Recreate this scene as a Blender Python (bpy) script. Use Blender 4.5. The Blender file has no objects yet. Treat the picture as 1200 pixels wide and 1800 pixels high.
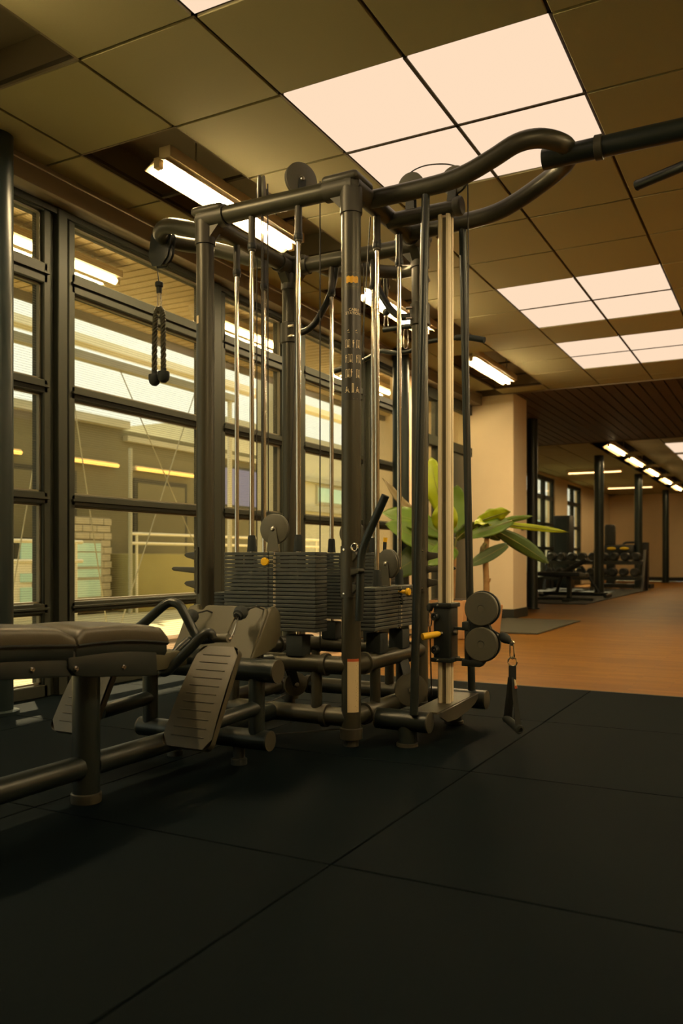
import bpy, bmesh, math, random
from mathutils import Vector, Matrix

random.seed(7)
SC = bpy.context.scene
COL = SC.collection

# ------------------------------------------------------------------ camera
YAW = math.radians(27.95)
cam_d = bpy.data.cameras.new('camera')
cam = bpy.data.objects.new('camera', cam_d)
COL.objects.link(cam)
cam.location = (0, 0, 0.763)
cam.rotation_euler = (math.radians(90), 0, YAW)
cam_d.sensor_fit = 'VERTICAL'
cam_d.sensor_height = 36.0
cam_d.sensor_width = 24.0
cam_d.lens = 1487.0 / 1800.0 * 36.0
cam_d.shift_y = 80.0 / 1800.0
cam_d.clip_start = 0.05
cam_d.clip_end = 200
cam_d.dof.use_dof = True
cam_d.dof.focus_distance = 3.55
cam_d.dof.aperture_fstop = 3.2
SC.camera = cam

# ------------------------------------------------------------------ world, sun, exposure
world = bpy.data.worlds.new('sky')
SC.world = world
world.use_nodes = True
wn = world.node_tree
bg = wn.nodes['Background']
bg.inputs['Color'].default_value = (0.95, 0.93, 0.76, 1)
bg.inputs['Strength'].default_value = 1.6

sun_d = bpy.data.lights.new('sun', 'SUN')
sun = bpy.data.objects.new('sun', sun_d)
COL.objects.link(sun)
sun_d.energy = 15.0
sun_d.color = (1.0, 0.80, 0.50)
sun_d.angle = math.radians(1.0)
SUN_AZ = math.radians(-51.5)      # measured from +Y, negative towards the windows
SUN_EL = math.radians(46)
to_sun = Vector((math.sin(SUN_AZ) * math.cos(SUN_EL), math.cos(SUN_AZ) * math.cos(SUN_EL), math.sin(SUN_EL)))
sun.rotation_euler = to_sun.to_track_quat('Z', 'Y').to_euler()
sun.location = (-20, 16, 10)

SC.view_settings.view_transform = 'Standard'
SC.view_settings.look = 'None'
SC.view_settings.exposure = 0.0
SC.view_settings.gamma = 1.0
SC.view_settings.use_curve_mapping = False
SC.cycles.max_bounces = 6
SC.cycles.diffuse_bounces = 3
SC.cycles.glossy_bounces = 3
SC.cycles.transmission_bounces = 2
SC.cycles.transparent_max_bounces = 12
SC.cycles.use_adaptive_sampling = True
SC.cycles.adaptive_threshold = 0.03
SC.cycles.caustics_reflective = False
SC.cycles.caustics_refractive = False
SC.cycles.sample_clamp_indirect = 4.0

# ------------------------------------------------------------------ materials
MATS = {}


def mat(name, col, rough=0.5, metal=0.0, var=0.0, scale=20.0, bump=0.0, spec=0.5, col2=None, stretch=None, emit=None, coat=0.0):
    m = bpy.data.materials.new(name)
    m.use_nodes = True
    nt = m.node_tree
    b = nt.nodes['Principled BSDF']
    b.inputs['Base Color'].default_value = (*col, 1)
    b.inputs['Roughness'].default_value = rough
    b.inputs['Metallic'].default_value = metal
    b.inputs['Specular IOR Level'].default_value = spec
    if coat:
        b.inputs['Coat Weight'].default_value = coat
    if emit:
        b.inputs['Emission Color'].default_value = (*emit[0], 1)
        b.inputs['Emission Strength'].default_value = emit[1]
    if var > 0 or bump > 0:
        tc = nt.nodes.new('ShaderNodeTexCoord')
        mp = nt.nodes.new('ShaderNodeMapping')
        nt.links.new(tc.outputs['Object'], mp.inputs['Vector'])
        if stretch:
            mp.inputs['Scale'].default_value = stretch
        nz = nt.nodes.new('ShaderNodeTexNoise')
        nz.inputs['Scale'].default_value = scale
        nz.inputs['Detail'].default_value = 4
        nt.links.new(mp.outputs['Vector'], nz.inputs['Vector'])
        if var > 0:
            cr = nt.nodes.new('ShaderNodeMix')
            cr.data_type = 'RGBA'
            c2 = col2 or tuple(c * (1 - var) for c in col)
            cr.inputs['A'].default_value = (*c2, 1)
            cr.inputs['B'].default_value = (*[c * (1 + var * 0.5) for c in col], 1)
            nt.links.new(nz.outputs['Fac'], cr.inputs['Factor'])
            nt.links.new(cr.outputs['Result'], b.inputs['Base Color'])
        if bump > 0:
            bp = nt.nodes.new('ShaderNodeBump')
            bp.inputs['Strength'].default_value = bump
            bp.inputs['Distance'].default_value = 0.003
            nt.links.new(nz.outputs['Fac'], bp.inputs['Height'])
            nt.links.new(bp.outputs['Normal'], b.inputs['Normal'])
    MATS[name] = m
    return m


def emis(name, col, strength):
    m = bpy.data.materials.new(name)
    m.use_nodes = True
    nt = m.node_tree
    nt.nodes.clear()
    e = nt.nodes.new('ShaderNodeEmission')
    e.inputs['Color'].default_value = (*col, 1)
    e.inputs['Strength'].default_value = strength
    o = nt.nodes.new('ShaderNodeOutputMaterial')
    nt.links.new(e.outputs[0], o.inputs['Surface'])
    MATS[name] = m
    return m


def glass_mat(name, tint, refl):
    m = bpy.data.materials.new(name)
    m.use_nodes = True
    nt = m.node_tree
    nt.nodes.clear()
    t = nt.nodes.new('ShaderNodeBsdfTransparent')
    t.inputs['Color'].default_value = (*tint, 1)
    g = nt.nodes.new('ShaderNodeBsdfGlossy')
    g.inputs['Roughness'].default_value = 0.03
    lw = nt.nodes.new('ShaderNodeLayerWeight')
    lw.inputs['Blend'].default_value = 0.5
    pw = nt.nodes.new('ShaderNodeMath')
    pw.operation = 'POWER'
    pw.inputs[1].default_value = 4.0
    nt.links.new(lw.outputs['Facing'], pw.inputs[0])
    fr = nt.nodes.new('ShaderNodeMath')
    fr.operation = 'MULTIPLY_ADD'
    fr.inputs[1].default_value = 0.55
    fr.inputs[2].default_value = refl
    nt.links.new(pw.outputs[0], fr.inputs[0])
    mx = nt.nodes.new('ShaderNodeMixShader')
    # embedded wire mesh: thin grid lines in the glass
    tc = nt.nodes.new('ShaderNodeTexCoord')
    br = nt.nodes.new('ShaderNodeTexBrick')
    br.offset = 0.0
    br.inputs['Scale'].default_value = 1.0
    br.inputs['Mortar Size'].default_value = 0.00035
    br.inputs['Mortar Smooth'].default_value = 0.0
    br.inputs['Brick Width'].default_value = 0.0135
    br.inputs['Row Height'].default_value = 0.0135
    sx = nt.nodes.new('ShaderNodeSeparateXYZ')
    cx = nt.nodes.new('ShaderNodeCombineXYZ')
    nt.links.new(tc.outputs['Object'], sx.inputs[0])
    nt.links.new(sx.outputs['Y'], cx.inputs['X'])
    nt.links.new(sx.outputs['Z'], cx.inputs['Y'])
    nt.links.new(cx.outputs[0], br.inputs['Vector'])
    wire = nt.nodes.new('ShaderNodeBsdfDiffuse')
    wire.inputs['Color'].default_value = (0.20, 0.19, 0.13, 1)
    mx2 = nt.nodes.new('ShaderNodeMixShader')
    o = nt.nodes.new('ShaderNodeOutputMaterial')
    nt.links.new(fr.outputs[0], mx.inputs['Fac'])
    nt.links.new(t.outputs[0], mx.inputs[1])
    nt.links.new(g.outputs[0], mx.inputs[2])
    nt.links.new(br.outputs['Fac'], mx2.inputs['Fac'])
    nt.links.new(mx.outputs[0], mx2.inputs[1])
    nt.links.new(wire.outputs[0], mx2.inputs[2])
    nt.links.new(mx2.outputs[0], o.inputs['Surface'])
    MATS[name] = m


def wood_floor_mat():
    m = mat('parquet', (0.42, 0.19, 0.055), rough=0.45, spec=0.14)
    nt = m.node_tree
    b = nt.nodes['Principled BSDF']
    tc = nt.nodes.new('ShaderNodeTexCoord')
    br = nt.nodes.new('ShaderNodeTexBrick')
    br.inputs['Scale'].default_value = 1.0
    br.inputs['Brick Width'].default_value = 0.42
    br.inputs['Row Height'].default_value = 0.055
    br.inputs['Mortar Size'].default_value = 0.0012
    br.inputs['Color1'].default_value = (0.165, 0.070, 0.0085, 1)
    br.inputs['Color2'].default_value = (0.225, 0.103, 0.0125, 1)
    br.inputs['Mortar'].default_value = (0.10, 0.042, 0.014, 1)
    nt.links.new(tc.outputs['Object'], br.inputs['Vector'])
    nz = nt.nodes.new('ShaderNodeTexNoise')
    nz.inputs['Scale'].default_value = 1.4
    mx = nt.nodes.new('ShaderNodeMix')
    mx.data_type = 'RGBA'
    mx.blend_type = 'MULTIPLY'
    mx.inputs['Factor'].default_value = 0.55
    cr = nt.nodes.new('ShaderNodeValToRGB')
    cr.color_ramp.elements[0].position = 0.35
    cr.color_ramp.elements[0].color = (0.62, 0.58, 0.5, 1)
    cr.color_ramp.elements[1].position = 0.65
    cr.color_ramp.elements[1].color = (1, 1, 1, 1)
    nt.links.new(tc.outputs['Object'], nz.inputs['Vector'])
    nt.links.new(nz.outputs['Fac'], cr.inputs['Fac'])
    nt.links.new(br.outputs['Color'], mx.inputs['A'])
    nt.links.new(cr.outputs['Color'], mx.inputs['B'])
    nt.links.new(mx.outputs['Result'], b.inputs['Base Color'])


mat('tube_paint', (0.047, 0.046, 0.031), rough=0.38, metal=0.35, spec=0.5)
mat('black_tube', (0.014, 0.020, 0.019), rough=0.36, metal=0.25)
mat('joint_paint', (0.046, 0.044, 0.031), rough=0.45, metal=0.2)
mat('black_plastic', (0.012, 0.017, 0.016), rough=0.45)
mat('grey_plastic', (0.105, 0.102, 0.075), rough=0.5, var=0.1, scale=60)
mat('chrome', (0.78, 0.72, 0.62), rough=0.16, metal=1.0)
mat('steel', (0.62, 0.56, 0.46), rough=0.28, metal=1.0)
mat('aluminium', (0.86, 0.74, 0.50), rough=0.45, metal=0.1)
mat('groove', (0.17, 0.15, 0.09), rough=0.6, metal=0.3)
mat('plate_grey', (0.047, 0.054, 0.049), rough=0.55, var=0.12, scale=90, bump=0.1)
mat('hole_black', (0.008, 0.009, 0.008), rough=0.8)
mat('rubber', (0.011, 0.017, 0.017), rough=0.75)
mat('yellow_plastic', (1.0, 0.58, 0.02), rough=0.4)
mat('upholstery', (0.060, 0.052, 0.034), rough=0.42, var=0.2, scale=200, bump=0.15)
mat('panel_plastic', (0.080, 0.074, 0.042), rough=0.45, var=0.08, scale=50)
mat('footplate', (0.050, 0.045, 0.027), rough=0.42, var=0.1, scale=80)
mat('rope', (0.050, 0.048, 0.028), rough=0.85, bump=0.4, scale=120)
mat('webbing', (0.012, 0.015, 0.014), rough=0.8, bump=0.2, scale=300)
mat('cable', (0.014, 0.015, 0.013), rough=0.5)
mat('label_black', (0.020, 0.019, 0.014), rough=0.4)
mat('print_cream', (0.85, 0.70, 0.44), rough=0.6)
mat('print_dim', (0.16, 0.13, 0.08), rough=0.6)
mat('label_cream', (0.74, 0.58, 0.33), rough=0.5)
mat('label_line', (0.20, 0.14, 0.06), rough=0.6)
mat('label_red', (0.50, 0.10, 0.03), rough=0.5)
mat('sticker_yellow', (0.75, 0.40, 0.02), rough=0.5)
mat('rubber_tile', (0.0020, 0.0046, 0.0058), rough=0.72, var=0.4, scale=1.3, bump=0.0, col2=(0.0009, 0.0030, 0.0046), spec=0.03)
mat('rubber_joint', (0.004, 0.005, 0.004), rough=0.9)
mat('ceiling_tile', (0.40, 0.36, 0.19), rough=0.9, var=0.06, scale=160)
mat('grid_bar', (0.055, 0.042, 0.024), rough=0.7)
mat('plenum', (0.025, 0.021, 0.014), rough=0.9)
mat('lamp_paint', (0.70, 0.56, 0.34), rough=0.5)
mat('wall_white', (0.93, 0.76, 0.50), rough=0.85, var=0.04, scale=8)
mat('wall_trim', (0.20, 0.16, 0.10), rough=0.6)
mat('skirting', (0.020, 0.023, 0.018), rough=0.55)
mat('frame_dark', (0.026, 0.029, 0.021), rough=0.55, spec=0.2)
mat('frame_light', (0.16, 0.14, 0.085), rough=0.5)
mat('column_dark', (0.013, 0.023, 0.024), rough=0.32, metal=0.2)
mat('slat_dark', (0.12, 0.072, 0.032), rough=0.6, var=0.3, scale=6, stretch=(8, 0.6, 8))
mat('slat_outside', (0.55, 0.42, 0.20), rough=0.6, var=0.2, scale=6, stretch=(0.6, 8, 8))
mat('mat_grey', (0.060, 0.058, 0.040), rough=0.85, var=0.2, scale=120)
mat('leaf_green', (0.085, 0.160, 0.008), rough=0.42, var=0.35, scale=9)
mat('leaf_bright', (0.32, 0.40, 0.008), rough=0.42, var=0.25, scale=9)
mat('leaf_dark', (0.048, 0.088, 0.012), rough=0.45, var=0.3, scale=9)
mat('leaf_brown', (0.14, 0.10, 0.025), rough=0.6, var=0.35, scale=14)
mat('stem', (0.16, 0.17, 0.04), rough=0.6, var=0.3, scale=20)
mat('trunk', (0.38, 0.22, 0.08), rough=0.8, var=0.4, scale=25, bump=0.4)
mat('pot_clay', (0.50, 0.27, 0.11), rough=0.7, var=0.1, scale=12)
mat('soil', (0.03, 0.02, 0.012), rough=0.95)
mat('brick', (0.50, 0.44, 0.29), rough=0.85, var=0.2, scale=10)
mat('mortar', (0.30, 0.27, 0.18), rough=0.95)
mat('facade', (0.14, 0.125, 0.055), rough=0.7, var=0.35, scale=1.1)
mat('facade_pale', (0.62, 0.58, 0.40), rough=0.8, var=0.08, scale=2)
mat('pale_ledge', (0.42, 0.40, 0.28), rough=0.7)
mat('rail_white', (0.80, 0.74, 0.55), rough=0.45)
mat('block_olive', (0.33, 0.29, 0.10), rough=0.8, var=0.25, scale=2.2)
mat('sky_reflection', (0.50, 0.78, 0.68), rough=0.15, metal=0.0, spec=0.5)  # reflected sky put into the pane colour
mat('canopy_white', (0.86, 0.80, 0.58), rough=0.8)
mat('courtyard', (0.50, 0.45, 0.27), rough=0.85, var=0.2, scale=1.5)
mat('machine_yellow', (0.75, 0.55, 0.02), rough=0.5)
mat('grey_switch', (0.30, 0.24, 0.17), rough=0.5)
wood_floor_mat()
glass_mat('glass', (0.93, 0.93, 0.86), 0.03)
emis('panel_light', (1.0, 0.735, 0.515), 1.0)
emis('tube_glow', (1.0, 0.74, 0.38), 290.0)
emis('strip_glow', (1.0, 0.52, 0.11), 3.0)
MATS['strip_glow'].cycles.emission_sampling = 'NONE'
emis('far_tube_glow', (1.0, 0.70, 0.33), 80.0)
emis('cross_tube_glow', (1.0, 0.60, 0.24), 4.0)
emis('soffit_glow', (1.0, 0.74, 0.40), 18.0)
emis('tv_reflection_glow', (0.66, 0.56, 0.66), 0.55)

# ------------------------------------------------------------------ mesh builder
ORG = {}


class MB:
    def __init__(self):
        self.v = []
        self.f = []
        self.mi = []
        self.cur = 0

    def add(self, vs, fs, m=None):
        o = len(self.v)
        self.v += [tuple(p) for p in vs]
        for f in fs:
            self.f.append(tuple(i + o for i in f))
            self.mi.append(self.cur if m is None else m)
        return self

    def box(self, c, s, rot=None):
        hx, hy, hz = s[0] / 2, s[1] / 2, s[2] / 2
        pts = [Vector((x, y, z)) for x in (-hx, hx) for y in (-hy, hy) for z in (-hz, hz)]
        if rot is not None:
            pts = [rot @ p for p in pts]
        c = Vector(c)
        pts = [p + c for p in pts]
        return self.add(pts, [(0, 1, 3, 2), (4, 6, 7, 5), (0, 4, 5, 1), (2, 3, 7, 6), (0, 2, 6, 4), (1, 5, 7, 3)])

    def bb(self, x0, x1, y0, y1, z0, z1):
        return self.box(((x0 + x1) / 2, (y0 + y1) / 2, (z0 + z1) / 2), (abs(x1 - x0), abs(y1 - y0), abs(z1 - z0)))

    def tube(self, pts, r, seg=14, caps=True, closed=False):
        pts = [Vector(p) for p in pts]
        n = len(pts)
        rs = r if isinstance(r, (list, tuple)) else [r] * n
        tans = []
        for i in range(n):
            if closed:
                t = pts[(i + 1) % n] - pts[(i - 1) % n]
            else:
                t = pts[min(i + 1, n - 1)] - pts[max(i - 1, 0)]
            tans.append(t.normalized())
        up = Vector((0, 0, 1)) if abs(tans[0].z) < 0.9 else Vector((0, 1, 0))
        nrm = (up - tans[0] * up.dot(tans[0])).normalized()
        vs = []
        for i in range(n):
            t = tans[i]
            nrm = (nrm - t * nrm.dot(t)).normalized()
            b = t.cross(nrm)
            for k in range(seg):
                a = 2 * math.pi * k / seg
                vs.append(pts[i] + (nrm * math.cos(a) + b * math.sin(a)) * rs[i])
        fs = []
        m = n if closed else n - 1
        for i in range(m):
            j = (i + 1) % n
            for k in range(seg):
                l = (k + 1) % seg
                fs.append((i * seg + k, i * seg + l, j * seg + l, j * seg + k))
        if caps and not closed:
            fs.append(tuple(range(seg - 1, -1, -1)))
            fs.append(tuple((n - 1) * seg + k for k in range(seg)))
        return self.add(vs, fs)

    def cyl(self, a, b, r, seg=20):
        return self.tube([a, b], r, seg)

    def lathe(self, org, axis, prof, seg=24):
        axis = Vector(axis).normalized()
        up = Vector((0, 0, 1)) if abs(axis.z) < 0.9 else Vector((1, 0, 0))
        n = (up - axis * up.dot(axis)).normalized()
        b = axis.cross(n)
        org = Vector(org)
        vs, rings = [], []
        for r, h in prof:
            if r < 1e-6:
                rings.append([len(vs)])
                vs.append(org + axis * h)
            else:
                ids = []
                for k in range(seg):
                    a = 2 * math.pi * k / seg
                    ids.append(len(vs))
                    vs.append(org + axis * h + (n * math.cos(a) + b * math.sin(a)) * r)
                rings.append(ids)
        fs = []
        for A, B in zip(rings[:-1], rings[1:]):
            if len(A) == 1 and len(B) == 1:
                continue
            for k in range(seg):
                l = (k + 1) % seg
                if len(A) == 1:
                    fs.append((A[0], B[l], B[k]))
                elif len(B) == 1:
                    fs.append((A[k], A[l], B[0]))
                else:
                    fs.append((A[k], A[l], B[l], B[k]))
        if len(rings[0]) > 1:
            fs.append(tuple(reversed(rings[0])))
        if len(rings[-1]) > 1:
            fs.append(tuple(rings[-1]))
        return self.add(vs, fs)

    def sphere(self, c, r, seg=14, rings=8, sc=(1, 1, 1)):
        prof = [(r * math.sin(math.pi * i / rings), -r * math.cos(math.pi * i / rings)) for i in range(rings + 1)]
        o = len(self.v)
        self.lathe((0, 0, 0), (0, 0, 1), prof, seg)
        for i in range(o, len(self.v)):
            p = self.v[i]
            self.v[i] = (c[0] + p[0] * sc[0], c[1] + p[1] * sc[1], c[2] + p[2] * sc[2])
        return self

    def prism(self, poly, ax, w0, w1):
        mp = {'x': lambda a, b, w: (w, a, b), 'y': lambda a, b, w: (a, w, b), 'z': lambda a, b, w: (a, b, w)}[ax]
        n = len(poly)
        vs = [mp(a, b, w0) for a, b in poly] + [mp(a, b, w1) for a, b in poly]
        fs = [tuple(range(n)), tuple(range(2 * n - 1, n - 1, -1))]
        for i in range(n):
            j = (i + 1) % n
            fs.append((i, i + n, j + n, j))
        return self.add(vs, fs)

    def build(self, name, material, parent=None, org=None, bevel=0.0, bseg=2, smooth=True, angle=38):
        if org is None:
            org = ORG.get(parent.name, (0, 0, 0)) if parent is not None else (0, 0, 0)
        me = bpy.data.meshes.new(name)
        me.from_pydata([(x - org[0], y - org[1], z - org[2]) for x, y, z in self.v], [], self.f)
        mats = material if isinstance(material, (list, tuple)) else [material]
        for m in mats:
            me.materials.append(MATS[m])
        if len(mats) > 1:
            for p, i in zip(me.polygons, self.mi):
                p.material_index = i
        bm = bmesh.new()
        bm.from_mesh(me)
        bmesh.ops.recalc_face_normals(bm, faces=bm.faces)
        if bevel > 0:
            ed = [e for e in bm.edges if len(e.link_faces) == 2 and e.calc_face_angle(0) > 0.5]
            bmesh.ops.bevel(bm, geom=ed, offset=bevel, segments=bseg, profile=0.5, affect='EDGES', clamp_overlap=True)
        bm.to_mesh(me)
        bm.free()
        if smooth:
            for p in me.polygons:
                p.use_smooth = True
            me.set_sharp_from_angle(angle=math.radians(angle))
        ob = bpy.data.objects.new(name, me)
        COL.objects.link(ob)
        if parent is None:
            ob.location = org
        else:
            ob.parent = parent
        ORG[ob.name] = tuple(org)
        return ob


def thing(name, label, cat, loc, group=None, kind=None):
    o = bpy.data.objects.new(name, None)
    COL.objects.link(o)
    o.location = loc
    o.empty_display_size = 0.1
    ORG[o.name] = tuple(loc)
    tag(o, label, cat, group, kind)
    return o


def tag(o, label=None, cat=None, group=None, kind=None):
    if label:
        o['label'] = label
    if cat:
        o['category'] = cat
    if group:
        o['group'] = group
    if kind:
        o['kind'] = kind
    return o


def share(name, src, parent, loc):
    o = bpy.data.objects.new(name, src.data)
    COL.objects.link(o)
    o.parent = parent
    o.location = loc
    ORG[o.name] = ORG.get(parent.name, (0, 0, 0)) if parent else (0, 0, 0)
    return o


def spline(pts, n=8, closed=False):
    P = [Vector(p) for p in pts]
    out = []
    m = len(P)
    rng = range(m) if closed else range(m - 1)
    for i in rng:
        if closed:
            p0, p1, p2, p3 = P[(i - 1) % m], P[i], P[(i + 1) % m], P[(i + 2) % m]
        else:
            p0, p1, p2, p3 = P[max(i - 1, 0)], P[i], P[i + 1], P[min(i + 2, m - 1)]
        for k in range(n):
            t = k / n
            out.append(0.5 * ((2 * p1) + (p2 - p0) * t + (2 * p0 - 5 * p1 + 4 * p2 - p3) * t * t + (3 * p1 - p0 - 3 * p2 + p3) * t ** 3))
    if not closed:
        out.append(P[-1])
    return out


def fillet(pts, rad=0.05, n=6):
    """polyline with rounded corners"""
    P = [Vector(p) for p in pts]
    out = [P[0]]
    for i in range(1, len(P) - 1):
        a, b, c = P[i - 1], P[i], P[i + 1]
        d1 = (a - b)
        d2 = (c - b)
        r = min(rad, d1.length * 0.49, d2.length * 0.49)
        s = b + d1.normalized() * r
        e = b + d2.normalized() * r
        for k in range(n + 1):
            t = k / n
            out.append(s * (1 - t) ** 2 + b * 2 * t * (1 - t) + e * t * t)
    out.append(P[-1])
    return out


_TXT = {}


def text_poly(s, size=1.0):
    """flat mesh of a text: list of 2D verts (centred) and faces"""
    if s in _TXT:
        return _TXT[s]
    cu = bpy.data.curves.new('lettering', 'FONT')
    cu.body = s
    cu.size = 1.0
    cu.align_x = 'CENTER'
    cu.align_y = 'CENTER'
    cu.resolution_u = 2
    ob = bpy.data.objects.new('lettering', cu)
    COL.objects.link(ob)
    bpy.context.view_layer.update()
    me = ob.to_mesh()
    vs = [(v.co.x, v.co.y) for v in me.vertices]
    fs = [tuple(p.vertices) for p in me.polygons]
    ob.to_mesh_clear()
    bpy.data.objects.remove(ob)
    bpy.data.curves.remove(cu)
    _TXT[s] = (vs, fs)
    return _TXT[s]


def pulley(mb, c, nrm, r, t=0.026):
    """solid grooved pulley wheel with a hub boss"""
    mb.lathe(c, nrm, [(0, -t * 0.62), (r * 0.2, -t * 0.62), (r * 0.22, -t * 0.5), (r * 0.9, -t * 0.42), (r, -t * 0.32), (r * 0.985, -t * 0.15),
                      (r * 0.9, 0), (r * 0.985, t * 0.15), (r, t * 0.32), (r * 0.9, t * 0.42), (r * 0.22, t * 0.5), (r * 0.2, t * 0.62), (0, t * 0.62)], 36)


# ================================================================== STRUCTURE
CZ = 2.823          # underside of the tile ceiling
WX = -3.64          # window wall plane
GX = [-2.006 + 0.6 * k for k in range(-3, 12)]        # ceiling grid lines in X
PY = 0.621
GY = [3.205 + PY * k for k in range(-9, 12)]          # ceiling grid lines in Y (last 10.036)

# ---- floors
fl = thing('floor', 'dark rubber tile floor of the training area', 'floor', (0, 0, 0), kind='structure')
MB().bb(-3.75, 4.2, -2.6, 4.95, -0.08, -0.006).build('floor_base', 'rubber_joint', fl)
tile_src = None
ys = [4.95 - 1.035 * k for k in range(0, 8)]
xs = [-3.07 + 1.03 * k for k in range(-1, 8)]
for i in range(len(ys) - 1):
    for x in xs:
        x1 = min(x + 1.03, 4.2)
        x0 = max(x, -3.75)
        y1, y0 = ys[i], max(ys[i + 1], -2.6)
        full = abs((x1 - x0) - 1.03) < 1e-6 and abs(y1 - y0 - 1.035) < 1e-6
        if full and tile_src is not None:
            share('rubber_tile', tile_src, fl, ((x0 + x1) / 2, (y0 + y1) / 2, 0))
        else:
            o = MB().box((0, 0, -0.02), (x1 - x0 - 0.005, y1 - y0 - 0.005, 0.04)).build('rubber_tile', 'rubber_tile', fl, org=(0, 0, 0), bevel=0.002, bseg=1)
            o.location = ((x0 + x1) / 2, (y0 + y1) / 2, 0)
            if full:
                tile_src = o
wf = MB().bb(-5.4, 4.2, 4.95, 29.0, -0.08, -0.004).build('wood_floor', 'parquet')
tag(wf, 'glossy brown strip parquet floor of the hall', 'floor', kind='structure')
tr = MB().bb(-3.6, 4.2, 4.945, 4.965, -0.03, 0.001).build('trim_1', 'skirting')
tag(tr, 'thin dark edge strip between rubber and parquet', 'trim', kind='structure')

# ---- ceiling of tiles
PANELS = [(-2.006, 1.342), (-2.006, 3.205), (-2.006, 6.31), (-2.006, 8.173), (1.594, 1.342), (1.594, 3.205), (1.594, 6.31), (1.594, 8.173)]  # groups on the positive X side are unseen, added to brighten the hall
RECESS = [0.721, 3.205, 5.689, 8.173]


def is_panel(x, y):
    return any(px - 0.01 < x < px + 1.2 and py - 0.01 < y < py + 1.242 for px, py in PANELS)


def is_recess(x, y):
    return (abs(x + 3.206) < 0.02 or abs(x - 0.394) < 0.02) and any(ry - 0.01 < y < ry + 3 * PY - 0.01 for ry in RECESS + [-1.763])


ce = thing('ceiling', 'beige square tile ceiling with dark grid joints', 'ceiling', (0, 0, CZ), kind='structure')
t_src = None


def ceil_tile(x0, x1, y0, y1, parent):
    global t_src
    full = abs(x1 - x0 - 0.6) < 1e-6 and abs(y1 - y0 - PY) < 1e-6
    if full and t_src is not None:
        return share('ceiling_tile', t_src, parent, ((x0 + x1) / 2, (y0 + y1) / 2, 0))
    o = MB().box((0, 0, 0.01), (x1 - x0 - 0.016, y1 - y0 - 0.016, 0.02)).build('ceiling_tile', 'ceiling_tile', parent, org=(0, 0, 0), bevel=0.002, bseg=1)
    o.location = ((x0 + x1) / 2, (y0 + y1) / 2, 0)
    if full:
        t_src = o
    return o


yl = [y for y in GY]
for i in range(len(GX) - 1):
    for j in range(len(yl) - 1):
        x0, y0 = GX[i], yl[j]
        if x0 < -3.3 and x0 > -3.9:
            ceil_tile(-3.48, GX[i + 1], y0, y0 + PY, ce)
            continue
        if x0 < -3.9 or x0 > 3.7 or is_panel(x0, y0) or is_recess(x0, y0):
            continue
        ceil_tile(x0, x0 + 0.6, y0, y0 + PY, ce)
    if GX[i] >= -3.3 and GX[i] < 3.7:
        ceil_tile(GX[i], GX[i] + 0.6, yl[-1], 10.35, ce)
g = MB()
for x in GX:
    if -3.3 < x < 4.2:
        g.bb(x - 0.011, x + 0.011, -2.6, 10.35, CZ + 0.012, CZ + 0.03)
g.build('grid_runner', 'grid_bar', ce)
for y in GY + [-2.4]:
    MB().bb(-3.48, 4.2, y - 0.011, y + 0.011, CZ + 0.012, CZ + 0.028).build('grid_crossbar', 'grid_bar', ce)
MB().bb(-5.4, 4.3, -2.7, 29.1, 3.02, 3.15).build('roof_slab', 'plenum', ce)
# recess wells: side boards that close the open slots
for xr in (-3.206, 0.394):
    for ry in RECESS + [-1.763]:
        w = MB()
        y0, y1 = ry, ry + 3 * PY
        w.bb(xr - 0.009, xr + 0.001, y0, y1, CZ + 0.0, 3.02)
        w.bb(xr + 0.599, xr + 0.609, y0, y1, CZ + 0.0, 3.02)
        w.bb(xr, xr + 0.6, y0 - 0.005, y0 + 0.005, CZ, 3.02)
        w.bb(xr, xr + 0.6, y1 - 0.005, y1 + 0.005, CZ, 3.02)
        w.build('recess_board', 'wall_trim', ce)
        MB().bb(xr, xr + 0.6, y0, y1, CZ + 0.17, CZ + 0.18).build('recess_top', 'wall_trim', ce)

# ---- edge trim between ceiling and window wall
o = MB().bb(-3.60, -3.47, -2.6, 10.35, 2.70, 2.80).bb(-3.50, -3.46, -2.6, 10.35, 2.80, 2.84).build('trim_2', 'wall_trim', bevel=0.006)
tag(o, 'stepped cornice strip running above the tall windows', 'trim', kind='structure')
o = MB().bb(-3.72, -3.58, -2.6, 8.3, 2.665, 3.02).build('trim_3', 'frame_dark')
tag(o, 'dark lintel closing the gap above the windows', 'trim', kind='structure')

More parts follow.
